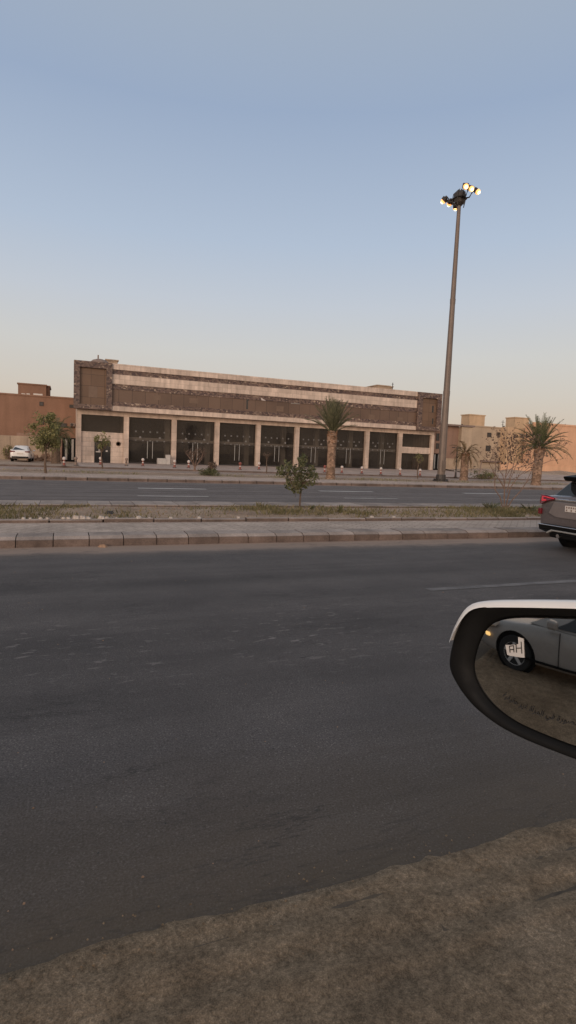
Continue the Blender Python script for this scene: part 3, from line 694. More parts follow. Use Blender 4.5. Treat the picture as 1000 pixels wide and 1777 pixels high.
body(845,741.5,845,y2,2,o,'wall',MAT['villa_beige'],h2,xl=fx(815,740,y2)+.2,xr=fx(870,740,y2))
q=MB(o); zt=ony(845,741.5,y2).z; q.box(fx(815,740,y2)+.3,fx(938,740,y2),y2-.12,y2+.2,zt,zt+.15); q.build('coping',MAT['villa_beige'],h2)
for w in ((846,750.5,852.5,758.5),(843.5,773,851,783),(862,750,868,757)): win(h2,o,*w,y2)
q=MB(o); zl=ony(850,802,y2-.5).z; q.box(fx(833,800,y2),fx(866,800,y2),y2-.6,y2-.003,zl,zl+.25); q.build('canopy',MAT['roof_dark'],h2)
body(895,741.5,895,y2-1.4,1.4,o,'gable_wall',MAT['villa_gold'],h2,xl=fx(870,740,y2)+.003,xr=fx(939,740,y2))
rr_box(894.5,917.5,725,742,y2+4,2.0,o,h2,MAT['villa_gold'])
# bits of roof clutter on the beige villa
for k,(px,py) in enumerate(((800,738),(821,741),(831,741.5),(855,742),(873,741))):
    p=ony(px,py+1.5,y2+.5); t=thing('water_pipe','short dark pipe stub poking above the villa roofs','pipe',(p.x,y2+.5,p.z-.3),group='pipe stubs along the villa roofs'); q=MB(); q.tube([(0,0,0),(0,0,.45),(.25,0,.55)],.10,6); q.build('stub',MAT['dark_metal'],t)
a=ony(872.5,742,y2+2); tp=ony(872.5,729,y2+2); t=thing('antenna','slim roof aerial left of the second roof room','antenna',(a.x,y2+2,a.z-.3)); q=MB(); q.tube([(0,0,0),(0,0,tp.z-a.z+.3)],.04,6); q.tube([(-.3,0,tp.z-a.z),(.3,0,tp.z-a.z)],.03,5); q.tube([(-.2,0,tp.z-a.z-.4),(.2,0,tp.z-a.z-.4)],.03,5); q.build('rod',MAT['dark_metal'],t)
y3=62; o=(fx(960,740,y3),y3,.4); h3=house('villa','tall peach orange villa wall at the right edge behind the palm',o)
body(960,738,960,y3,1.5,o,'wall',MAT['villa_peach'],h3,xl=fx(926,740,y3),xr=fx(926,740,y3)+40)
q=MB(o); zt=ony(960,738,y3).z; q.box(fx(926,740,y3)-.05,fx(926,740,y3)+40,y3-.1,y3+.2,zt,zt+.25); q.build('coping',MAT['villa_peach'],h3)
yb=59.2
def bwall(px0,px1,pt,y,label,m,x1=None):
    a,c=ony(px0,pt,y),ony(px1,pt,y); xx=c.x if x1 is None else x1; o=((a.x+xx)/2,y,.3); t=thing('boundary_wall',label,'wall',o)
    q=MB(o); q.box(a.x,xx,y,y+.25,0,a.z); q.build('wall_body',m,t); q=MB(o); q.box(a.x,xx,y-.05,y+.3,a.z,a.z+.10); q.build('wall_coping',m,t)
bwall(763,822,796,61.4,'low grey beige boundary wall running right from the light mast',MAT['villa_wall'])
bwall(822,870,805,62.6,'low beige boundary wall under the two villa windows',MAT['villa_beige'])
bwall(870,1000,804,yb,'long orange boundary wall behind the large palm',MAT['villa_peach'],fx(1000,800,yb)+40)
# dirt bank before the right walls
b=MB(); vs=[];fs=[]; nx,ny=90,12
for j in range(ny+1):
    for i in range(nx+1):
        x=45+75*i/nx; y=56.3+5*j/ny; k=math.sin(math.pi*j/ny)
        vs.append((x,y,ground_z(x,y)+ (-.05 if j in(0,ny) else .05+.30*k*max(0,.6+noise.noise((x*.3,y*.3,1))))+.05*noise.noise((x*1.3,y*1.3,1))))
for j in range(ny):
    for i in range(nx):
        a=j*(nx+1)+i; fs.append((a,a+1,a+nx+2,a+nx+1))
b.add(vs,fs); b.build('dirt_bank',MAT['ground'],smooth=True,kind='structure')
# rubble left of the shop building
rr=random.Random(21)
p=stand(70,800)
for (px0,px1,yy,h,lab) in ((50,66,63.5,.75,'heap of broken brown blocks beside the parked white car'),(66,90,63.0,.85,'heap of brown rubble and earth under the left tree')):
    a,c=ony(px0,800,yy).x,ony(px1,800,yy).x; q=MB(((a+c)/2,yy,.05))
    for i in range(70):
        x=rr.uniform(a,c); k=1-abs((x-(a+c)/2)/((c-a)/2+.01))**2; r=rr.uniform(.10,.30)
        q.add(*stone_vs((x,yy+rr.uniform(-.5,.5),.05+rr.uniform(0,h*k*.8)),r,rr,.9))
    tag(q.build('rubble_heap',MAT['rubble']),lab,'rubble')

# ================================================================== STREET FURNITURE
# high mast with six lit floodlights
zb=.15; p0=onz(765,835,zb); p1=ony(797.6,350,p0.y)
mast=thing('light_mast','very tall tapered steel light mast with six lit orange floodlights','street light',(p0.x,p0.y,zb))
top=Vector((p1.x-p0.x,0,p1.z-zb)); q=MB(); px_m=p0.y/ (F*.927)   # metres per pixel there, roughly
r0,r1=.30,.135
pts=[top*(k/12) for k in range(13)]
q.tube(pts,[r0+(r1-r0)*(k/12) for k in range(13)],12); q.build('pole',MAT['galv'],mast,smooth=False)
for k in (.33,.66):
    q=MB(); c=top*k; rr_=r0+(r1-r0)*k; q.lathe([(rr_+.012,-.35),(rr_+.02,-.02),(rr_+.02,.02),(rr_+.004,.03)],c,12); q.build('slip_joint',MAT['galv'],mast)
q=MB(); q.lathe([(.62,0),(.62,.06),(.40,.08),(.36,.5),(.33,.52)],n=12)
for k in range(8): a=k*math.pi/4; q.box(.5*math.cos(a)-.04,.5*math.cos(a)+.04,.5*math.sin(a)-.04,.5*math.sin(a)+.04,.06,.18)
q.build('base_plate',MAT['dark_metal'],mast)
q=MB(); q.box(-.16,.16,-.335,-.25,.8,1.6); q.build('hatch',MAT['galv'],mast,bevel=.01)
hd=Vector(top)+Vector((0,0,.15))
q=MB(); q.lathe([(.18,-.45),(.36,-.25),(.44,.05),(.44,.38),(.30,.56),(.12,.66),(0,.68)],hd,14); q.lathe([(.50,.02),(.56,.05),(.50,.10),(.46,.06)],hd,14); q.build('winch_head',MAT['dark_metal'],mast)
q=MB()
for k in range(5):
    a=k*1.2566; d=Vector((math.cos(a),math.sin(a),0)); q.tube([hd+d*.40+Vector((0,0,-.5)),hd+d*.52+Vector((0,0,0)),hd+d*.46+Vector((0,0,.42)),hd+d*.1+Vector((0,0,.74))],.035,5)
q.build('cage',MAT['dark_metal'],mast)
for gi,lst in enumerate((((809,323.5),(818.5,327.5),(829.5,332.5)),((769.5,349),(780,354),(790.8,361)))):
    for (px,py) in lst:
        w=onz(px,py,zb+top.z+.35)-Vector((p0.x,p0.y,zb)); off=Vector((w.x-top.x,w.y-top.y,0)); d=off.normalized()
        e=hd+off+Vector((0,0,.2)); side=d.cross(Vector((0,0,1)))
        q=MB(); q.tube([hd+d*.4+Vector((0,0,.0)),hd+d*(off.length*.55)+Vector((0,0,-.02)),e-d*.42+Vector((0,0,.10))],.055,6)
        q.build('lamp_arm',MAT['dark_metal'],mast)
        ax=(d*.75+Vector((0,0,-1))*.65).normalized(); up=ax.cross(side).normalized()
        q=MB(); q.obox(e-ax*.16,side*.21,up*.17,ax*.13); q.obox(e-ax*.35,side*.12,up*.10,ax*.07); fl=q.build('floodlight',MAT['dark_metal'],mast,bevel=.04)
        q=MB()
        bw_=Vector((0,0,0)); ring_n=10; vs=[];fs=[]
        for j,(rr2,hh) in enumerate(((.20,-.03),(.195,.05),(.17,.09),(.12,.115))):
            for k in range(ring_n): a=2*math.pi*k/ring_n; vs.append(e+side*rr2*math.cos(a)+up*rr2*math.sin(a)+ax*hh)
        for j in range(3):
            for k in range(ring_n): fs.append((j*ring_n+k,j*ring_n+(k+1)%ring_n,(j+1)*ring_n+(k+1)%ring_n,(j+1)*ring_n+k))
        fs.append(tuple(3*ring_n+k for k in range(ring_n))); q.add(vs,fs)
        q.build('lamp_lens',MAT['lamp_glow'],fl,smooth=True)
        q=MB(); vs=[];fs=[]
        for j,(rr2,hh) in enumerate(((.12,.09),(.115,.14),(.075,.18),(.03,.195))):
            for k in range(ring_n): a=2*math.pi*k/ring_n; vs.append(e+side*rr2*math.cos(a)+up*rr2*math.sin(a)+ax*hh)
        for j in range(3):
            for k in range(ring_n): fs.append((j*ring_n+k,j*ring_n+(k+1)%ring_n,(j+1)*ring_n+(k+1)%ring_n,(j+1)*ring_n+k))
        fs.append(tuple(3*ring_n+k for k in range(ring_n))); q.add(vs,fs); q.build('lamp_bulb',MAT['lamp_core'],fl,smooth=True)
# thin twin arm lamp post in front of the right villa
p=stand(791,826); t_=ony(791.8,776,p.y); hgt=t_.z-p.z
lp=thing('lamp_post','thin dark garden lamp post with short arms before the low right wall','lamp post',p)
q=MB(); q.tube([(0,0,0),(0,0,.6),(0,0,hgt)],[.10,.07,.05],8); q.build('post',MAT['dark_metal'],lp)
for s in (-1,1):
    q=MB(); q.tube([(0,0,hgt-.05),(s*.30,0,hgt+.02),(s*.5,0,hgt-.02)],.035,6); q.box(s*.5-.12,s*.5+.12,-.08,.08,hgt-.08,hgt-.01); q.build('lamp_arm',MAT['dark_metal'],lp)
# small sign-like stake near the low wall
p=stand(832,828); st=thing('stake','slim grey stake standing in the dirt left of the beige low wall','stake',p); q=MB(); q.tube([(0,0,0),(.05,0,1.0),(.18,0,1.75)],.05,6); q.build('shaft',MAT['dull_post'],st)
# bollards along the forecourt
BL=[(111.2,809,0,'white capped bollard before the striped gate at the left end'),(131.5,808,2,'plain brown bollard at the left corner column'),(174.5,807,0,'white capped bollard before the dark door of the left end bay'),
    (219.3,808.5,2,'plain brown bollard before the column right of the beige end wall'),(248,809,0,'white capped bollard before the first glass shopfront'),(303,812,0,'white capped bollard before the third column from the left'),
    (327.5,812.5,0,'white capped bollard left of the dry shrub'),(416.7,815.5,1,'all red bollard before the third glass shopfront'),(449.5,815,0,'white capped bollard before the column left of the thin sapling'),
    (563.5,820,1,'faded red bollard just left of the middle palm trunk'),(593.3,821,0,'red bollard with white cap just right of the middle palm trunk'),(628,822,0,'red bollard with white cap left of the eighth column'),
    (661,823,0,'red bollard with white cap before the last glass shopfront'),(694.5,824,0,'red bollard with white cap before the column left of the right end bay'),(729,825,0,'red bollard with white cap before the lower window of the right end bay'),(790.5,827.5,0,'red bollard with white cap at the foot of the garden lamp post')]
protos={}
def bollard(kind):
    t=thing('bollard','bollard','bollard',(0,0,0),group='bollards along the forecourt')
    q=MB(); q.lathe([(.24,0),(.24,.05),(.17,.09),(.0,.09)],n=14); q.build('base',MAT['base_dark'],t)
    body_m={0:MAT['red'],1:MAT['red'],2:MAT['dull_post']}[kind]
    q=MB(); q.lathe([(.14,.09),(.125,.3),(.115,.52),(.12,.56),(.09,.58)],n=14); q.build('post',body_m,t,smooth=False)
    q=MB(); q.lathe([(.126,.36),(.121,.47)],n=14); q.build('band',MAT['white'] if kind!=2 else MAT['base_dark'],t)
    q=MB(); q.lathe([(.07,.57),(.15,.63),(.19,.73),(.16,.84),(.09,.90),(0,.92)],n=14); q.build('cap',{0:MAT['white'],1:MAT['red'],2:MAT['dull_post']}[kind],t,smooth=True)
    return t
for px,py,kd,lab in BL:
    if kd not in protos: protos[kd]=t=bollard(kd)
    else: t=copy_tree(protos[kd])
    t['label']=lab; t.location=stand(px,py); t.scale=(.75,.75,.80)

# ================================================================== PLANTS
def rot_about(v,axis,a): return Matrix.Rotation(a,3,axis)@v
def leaf_quads(mb,c,n,rad_,size,rr,droop=0.0,asp=.5):
    for _ in range(n):
        while 1:
            d=Vector((rr.uniform(-1,1),rr.uniform(-1,1),rr.uniform(-1,1)))
            if d.length<1: break
        p=Vector(c)+d*rad_; n_=Vector((rr.uniform(-1,1),rr.uniform(-1,1),rr.uniform(-.4,1))).normalized()
        u=n_.orthogonal().normalized(); u=rot_about(u,n_,rr.uniform(0,6.28)); u.z-=droop; u.normalize(); w=n_.cross(u).normalized()
        s=size*rr.uniform(.6,1.3); b0=p-u*s; b1=p+u*s; m=p+n_*s*.12
        mb.add([b0,m+w*s*asp,b1,m-w*s*asp],[(0,1,2),(0,2,3)])
def branchy(mb,p,d,L,r,depth,rr,tips,spread=.6,up=.15,kids=(2,3),seg=3,shrink=.68,wob=.18):
    pts=[Vector(p)]; v=Vector(d).normalized()
    for k in range(seg):
        v=(v+Vector((rr.uniform(-wob,wob),rr.uniform(-wob,wob),rr.uniform(-wob*.5,wob*.5)+up*.3))).normalized(); pts.append(pts[-1]+v*L/seg)
    mb.tube(pts,[r*(1-.45*k/seg) for k in range(seg+1)],6 if r>.012 else 4,cap=True)
    if depth==0: tips.append((pts[-1],v)); return
    n=rr.randint(*kids)
    for i in range(n):
        a=rr.uniform(0,6.28); ax=rot_about(v.orthogonal().normalized(),v,a); nd=rot_about(v,ax,spread*rr.uniform(.6,1.2)); nd.z+=up; nd.normalize()
        at=pts[-1] if i<2 else pts[-2]
        branchy(mb,at,nd,L*shrink*rr.uniform(.8,1.2),r*.6,depth-1,rr,tips,spread,up,kids,seg,shrink,wob)
def tree(name,label,cat,loc,trunk_h,r,crown_c,crown_r,nclump,nleaf,lsize,lm,seed,lean=(0,0),group=None,limbs=7,droop=.2,bark='bark',clump=.35):
    rr=random.Random(seed); t=thing(name,label,cat,loc,group=group)
    tr=MB(); base=Vector((0,0,-.05)); fork=Vector((lean[0],lean[1],trunk_h))
    tr.tube([base,base.lerp(fork,.4)+Vector((rr.uniform(-.04,.04),rr.uniform(-.04,.04),0)),base.lerp(fork,.75)+Vector((rr.uniform(-.05,.05),0,0)),fork],[r*1.25,r,r*.9,r*.8],8)
    cc=Vector(crown_c); cr=Vector(crown_r); lv=MB(); cl=[]
    for i in range(nclump):
        while 1:
            d=Vector((rr.uniform(-1,1),rr.uniform(-1,1),rr.uniform(-1,1)))
            if .25<d.length<1: break
        q=Vector((cc.x+d.x*cr.x,cc.y+d.y*cr.y,cc.z+d.z*cr.z)); cl.append(q)
        leaf_quads(lv,q,nleaf,clump*rr.uniform(.6,1.3)*min(cr),lsize,rr,droop)
    for q in cl[:limbs]:
        m=fork.lerp(q,.5)+Vector((rr.uniform(-.1,.1),rr.uniform(-.1,.1),.05)); tr.tube([fork,m,q],[r*.55,r*.35,r*.12],5)
    tr.build('trunk',MAT[bark],t); lv.build('crown',MAT[lm],t,recalc=False)
    return t
def frond(mb,base,d,L,droop,rr,nl=20,ll=.34,wid=.02,twist=0):
    pts=[Vector(base)]; v=Vector(d).normalized(); n=9
    for k in range(n):
        v=(v+Vector((0,0,-droop*(.4+1.3*k/n)/n*2.2))).normalized(); pts.append(pts[-1]+v*L/n)
    mb.tube(pts,[.035*(1-.85*k/n)+.005 for k in range(n+1)],4,cap=False)
    side0=d.cross(Vector((0,0,1))); side0=side0.normalized() if side0.length>.05 else Vector((1,0,0))
    for k in range(nl):
        u=.16+.82*k/nl; f=u*n; i=min(n-1,int(f)); p=pts[i].lerp(pts[i+1],f-i); t=(pts[i+1]-pts[i]).normalized()
        up=side0.cross(t).normalized(); l=ll*(1.0-.62*abs(u-.45)/.55)*rr.uniform(.8,1.15)
        for s in (-1,1):
            q=(t*.75+side0*s*.62+up*rr.uniform(.12,.45)).normalized(); tip=p+q*l+Vector((0,0,-.08*l)); w=t*wid
            mb.add([p-w,p+w,p+q*l*.6+w*.8,tip],[(0,1,2),(0,2,3)])
def palm(label,loc,h,r,crown,seed,nf,L,el_rng,droop,lm,lean=(0,0),boots=.0,ll=.34,tm='palm_trunk',wid=.02,name='palm_tree'):
    rr=random.Random(seed); t=thing(name,label,'palm',loc); tr=MB(); n=int(h/.085); N=14; vs=[];fs=[]
    for j in range(n+1):
        u=j/n; rb=r*(1.12-.12*u)+r*.18*max(0,1-u*9)
        if boots and u>1-boots: rb*=1.10+.16*math.sin((u-(1-boots))/boots*math.pi)
        for k in range(N):
            a=2*math.pi*(k+.5*(j%2))/N; q=rb*(1+.085*((j+k)%2)+rr.uniform(-.035,.035)); vs.append((lean[0]*u+q*math.cos(a),lean[1]*u+q*math.sin(a),-.1+(h+.1)*u+(.03 if (j+k)%2 else 0)))
    for j in range(n):
        for k in range(N): fs.append((j*N+k,j*N+(k+1)%N,(j+1)*N+(k+1)%N,(j+1)*N+k))
    tr.add(vs,fs); top=Vector((lean[0],lean[1],h))
    tr.lathe([(r*1.05,-.1),(r*.8,.15),(r*.35,.4),(0,.5)],top,12)
    tr.build('trunk',MAT[tm],t)
    if boots:
        bt=MB()
        for i in range(int(46*boots/.2)):
            a=i*2.39996; zz=h*(1-boots*rr.random()); d=Vector((math.cos(a),math.sin(a),0)); c=Vector((lean[0]*zz/h,lean[1]*zz/h,zz))+d*r*1.05
            bt.obox(c+Vector((0,0,.10)),d.cross(Vector((0,0,1)))*.055,(d*.5+Vector((0,0,.9))).normalized()*.16,d*.025)
        bt.build('leaf_base',MAT['palm_boot'],t)
    lv=MB()
    for i in range(nf):
        a=i*2.39996+rr.uniform(-.2,.2); u=(i+.5)/nf; el=rad(el_rng[0]+(el_rng[1]-el_rng[0])*u**.8)+rr.uniform(-.1,.1)
        d=Vector((math.cos(a)*math.cos(el),math.sin(a)*math.cos(el),math.sin(el)))
        frond(lv,top+Vector((math.cos(a)*r*.5,math.sin(a)*r*.5,.1+.25*u)),d,L*rr.uniform(.85,1.1),droop*rr.uniform(.7,1.3)*(1.2-.7*u),rr,22,ll,wid)
    lv.build('crown',MAT[lm],t,recalc=False); return t
def hpx(px,py0,py1,p): return ony(px,py1,p.y).z-p.z
p=stand(573.5,831); palm('tall straight date palm with upright fronds before the middle shopfronts',p,ony(576,752,p.y).z-p.z,.265,None,3,48,2.15,(30,88),.22,'frond_far',lean=(ony(577,750,p.y).x-p.x,0),boots=.28,ll=.45,wid=.018)
p=stand(930,842); palm('large date palm with spreading crown at the right by the orange wall',p,ony(936.5,780,p.y).z-p.z,.30,None,5,54,2.35,(-8,84),.44,'frond',lean=(ony(937,778,p.y).x-p.x,0),boots=.22,ll=.46,wid=.024)
p=stand(805.5,823); palm('small scruffy palm with dry brown drooping fronds right of the light mast',p,ony(806,790,p.y).z-p.z,.30,None,7,26,1.5,(-45,65),1.3,'frond_dry',boots=.2,ll=.4,wid=.02)
p=stand(97,803); palm('dark trunked palm half hidden behind the left tree beside the gate post',p,ony(98,757,p.y).z-p.z,.33,None,9,36,2.0,(-35,75),1.2,'frond',boots=.35,ll=.5,wid=.02,tm='bark')
p=stand(79.5,821); k_=p.y/(F*.95)
def px2(p,px,py): w=ony(px,py,p.y); return (w.x-p.x,0,w.z-p.z)
c=px2(p,81,749); tree('tree','bushy olive green street tree on a thin trunk before the brown villa','tree',p,px2(p,79,778)[2],.06,c,(.92,.9,.95),38,46,.085,'leaf_olive',31,droop=.6,limbs=14,clump=.36)
# green sapling of the median, in front of the far road
p=onz(520.5,880,.22); c=px2(p,516,822)
rr=random.Random(77); t=thing('shrub','leafy dark green young shrub standing on the median before the far road','shrub',p); tr=MB(); lv=MB()
S=.0195
def P2(px,py,dy=0): w=ony(px,py,p.y); return Vector((w.x-p.x,dy,w.z-p.z))
tr.tube([P2(520.5,882),P2(520.6,873),P2(521.5,860),P2(522.5,848),P2(527,835)],[.028,.026,.022,.02,.014],7)
tr.tube([P2(512.7,863),P2(512,852),P2(508,842),P2(503,830)],[.006,.010,.014,.012],6)
tr.tube([P2(521.5,858),P2(515,850),P2(510,843)],[.014,.012,.010],6)
for (px,py,dy,rr_,nn) in ((525,800,0,.15,70),(529,794,.1,.10,36),(495,807,-.1,.16,70),(490,818,.1,.15,66),(503,812,.2,.18,80),(512,822,-.2,.2,90),(522,815,.1,.2,90),(534,818,-.1,.19,80),(543,815,.15,.15,66),(545,825,0,.12,46),(538,832,-.2,.17,70),(527,830,.2,.17,70),(517,834,-.1,.17,70),(506,830,.1,.15,60),(508,845,0,.15,70),(514,849,-.1,.13,60),(501,843,.1,.10,34),(525,845,.1,.12,44),(529,840,0,.12,40),(487,823,0,.08,20),(541,838,.1,.08,22),(519,805,-.15,.14,50)):
    q=P2(px,py,dy); leaf_quads(lv,q,int(nn*.7),rr_*1.05,.058,rr,.35,.45); tr.tube([P2(522,842),P2(522,842).lerp(q,.5)+Vector((0,0,.03)),q],[.010,.008,.004],4,cap=False)
tr.build('trunk',MAT['bark'],t); lv.build('crown',MAT['leaf'],t,recalc=False)
# wide bare shrub of the median at the right
p=onz(876,884,.22); rr=random.Random(13); t=thing('bare_shrub','wide nearly leafless shrub with many thin stems at the right of the median','shrub',p); tr=MB(); tips=[]
stems=[((874,886),(869,862),(862,850),(863,838),(866,822),(869,800),(866,785)),((875,886),(876,862),(876,845),(878,825),(884,800),(882,782),(877,770)),((877,886),(880,862),(881,845),(889,828),(903,812),(917,804)),((879,886),(888,868),(902,852),(910,838),(918,818),(920,806)),
       ((875,866),(876,848),(868,834),(858,820),(851,806),(845,798)),((880,855),(884,835),(893,815),(897,800),(893,780),(886,765)),((881,848),(893,833),(912,830),(930,812)),((876,840),(871,826),(861,815),(859,800)),((884,832),(900,800),(905,785),(902,768)),((878,828),(886,815),(900,806),(908,795),(913,775)),
       ((917,806),(935,795),(945,780),(950,765)),((912,820),(932,808),(948,800),(953,785)),((897,812),(913,808),(921,800),(925,782)),((866,815),(856,800),(846,785)),((884,800),(893,790),(899,775))]
for s_ in stems:
    dy0=rr.uniform(-.1,.1); dyt=rr.uniform(-.9,.9); n=len(s_); pts=[P2(a,b,dyt*(i/(n-1))**1.3*.8) for i,(a,b) in enumerate(s_)]
    r_=.022 if s_[0][1]>860 else .014
    tr.tube(pts,[r_*(1-.72*i/(n-1)) for i in range(n)],6)
    for i in range(1,n):
        for _ in range(2 if i>=n-3 else 1):
            dv=(pts[i]-pts[i-1]).normalized(); ax=rot_about(dv.orthogonal().normalized(),dv,rr.uniform(0,6.28)); nd=rot_about(dv,ax,rr.uniform(.4,.9)); nd.z+=.2
            if i<n-2 and rr.random()<.5: continue
            branchy(tr,pts[i],nd,rr.uniform(.22,.42),.006,1,rr,tips,.6,.1,(2,2),3,.7,.3)
    tips.append((pts[-1],Vector((0,0,1))))
tr.build('stem',MAT['twig'],t); lv=MB()
for (q,v) in tips: leaf_quads(lv,q,rr.randint(1,4),.10,.034,rr,.5,.55)
for _ in range(140):
    q=P2(rr.gauss(897,17),rr.uniform(752,806),rr.uniform(-.7,.7)); leaf_quads(lv,q,2,.05,.046,rr,.5,.6)
for _ in range(26):
    q=P2(rr.uniform(840,872),rr.uniform(748,800),rr.uniform(-.5,.5)); leaf_quads(lv,q,1,.03,.03,rr,.5,.6)
lv.build('crown',MAT['leaf_dry'],t,recalc=False)
# low weeds at its foot
for (px,py,h,w,lab) in ((853,884,.26,.34,'small dark green weed left of the bare shrub stems'),(920,887,.24,.40,'low dark green weed right of the bare shrub, by the car'),(541,884,.13,.10,'tiny weed at the foot of the leafy green shrub'),(591,890,.22,.07,'spindly upright weed on the median soil right of the green shrub')):
    p=onz(px,py,.23); t=thing('weed',lab,'weed',p); q=MB(); rr=random.Random(int(px))
    for i in range(46):
        a=rr.uniform(0,6.28); l=h*rr.uniform(.6,1.2); o_=Vector((math.cos(a)*rr.random()*w*.4,math.sin(a)*rr.random()*w*.4,0)); d=Vector((math.cos(a)*w*.7,math.sin(a)*w*.7,l)); s_=Vector((-math.sin(a),math.cos(a),0))*.012
        q.add([o_-s_,o_+s_,o_+d*.6+s_*1.3,o_+d-Vector((0,0,.03))],[(0,1,2),(0,2,3)])
    q.build('foliage',MAT['leaf'],t,recalc=False)
# far side saplings and shrubs
p=stand(178,812.5); tree('sapling','young sapling with dark olive tuft before the left end bay','sapling',p,px2(p,178,785)[2],.05,px2(p,175,768),(.62,.5,.85),14,30,.085,'leaf_olive',41,limbs=8,lean=(px2(p,176.5,780)[0],0),clump=.45)
p=stand(462.5,820.5); tree('sapling','bare thin sapling stake before the shopfront left of the green shrub','sapling',p,px2(p,463,797)[2],.045,px2(p,464,790),(.35,.3,.38),6,9,.06,'leaf_dry',42,limbs=6,clump=.5)
p=stand(725,829.5); tree('sapling','slender sapling with thin greenish leaves before the right end bay','sapling',p,px2(p,725,806)[2],.045,px2(p,727,797),(.42,.4,.6),8,12,.07,'leaf_olive',43,limbs=6,clump=.5)
p=stand(338,817.5); rr=random.Random(17); t=thing('bare_shrub','dry leafless shrub before the second glass shopfront','shrub',p); tr=MB(); tips=[]
tr.tube([(0,0,0),(0,0,.35)],[.10,.08],7)
for i in range(9):
    a=i*2.4; branchy(tr,(0,0,.3),(math.cos(a)*.75,math.sin(a)*.5,.8),.72,.032,2,rr,tips,.5,.25,(2,3),3,.72,.2)
tr.build('stem',MAT['twig'],t); lv=MB(); 
for q,v in tips: leaf_quads(lv,q,3,.14,.06,rr,.3)
lv.build('crown',MAT['leaf_dry'],t,recalc=False)
p=stand(361,825); rr=random.Random(19); t=thing('bush','low mound of green bush around a dark stump on the planting strip','bush',p); lv=MB()
for i in range(30): leaf_quads(lv,(rr.uniform(-.68,.62),rr.uniform(-.4,.4),rr.uniform(.05,.34)),36,.2,.055,rr,.1)
lv.build('foliage',MAT['leaf'],t,recalc=False); lv=MB()
for i in range(16): leaf_quads(lv,(.28+rr.uniform(-.28,.28),.3+rr.uniform(-.25,.25),rr.uniform(.3,.92)),20,.16,.06,rr,.6)
lv.build('dry_tuft',MAT['leaf_dry'],t,recalc=False)
q=MB(); q.tube([(.28,.3,-.05),(.3,.3,.5),(.27,.3,.85)],[.16,.13,.09],8); q.build('stump',MAT['bark'],t)
for (px,py,w,h,lab,sd) in ((836,829,1.0,.8,'dark green bush against the low beige wall right of the stake',51),(850,830,1.1,.55,'flat spreading olive bush below the beige low wall',52),(17,789,.9,1.6,'wispy bush behind the left side of the parked white car',53)):
    p=stand(px,py-3); 
    if px==17: p=Vector((ony(16,800,64.8).x,64.8,0.1))
    rr=random.Random(sd); t=thing('bush',lab,'bush',p); lv=MB(); tr=MB()
    for i in range(26):
        c=Vector((rr.gauss(0,w*.4),rr.gauss(0,w*.3),rr.uniform(.1,h))); leaf_quads(lv,c,16,.22,.075,rr,.1); tr.tube([(0,0,0),c],[.03,.008],4,cap=False)
    tr.build('stem',MAT['twig'],t); lv.build('foliage',MAT['leaf_olive' if sd!=51 else 'leaf'],t,recalc=False)
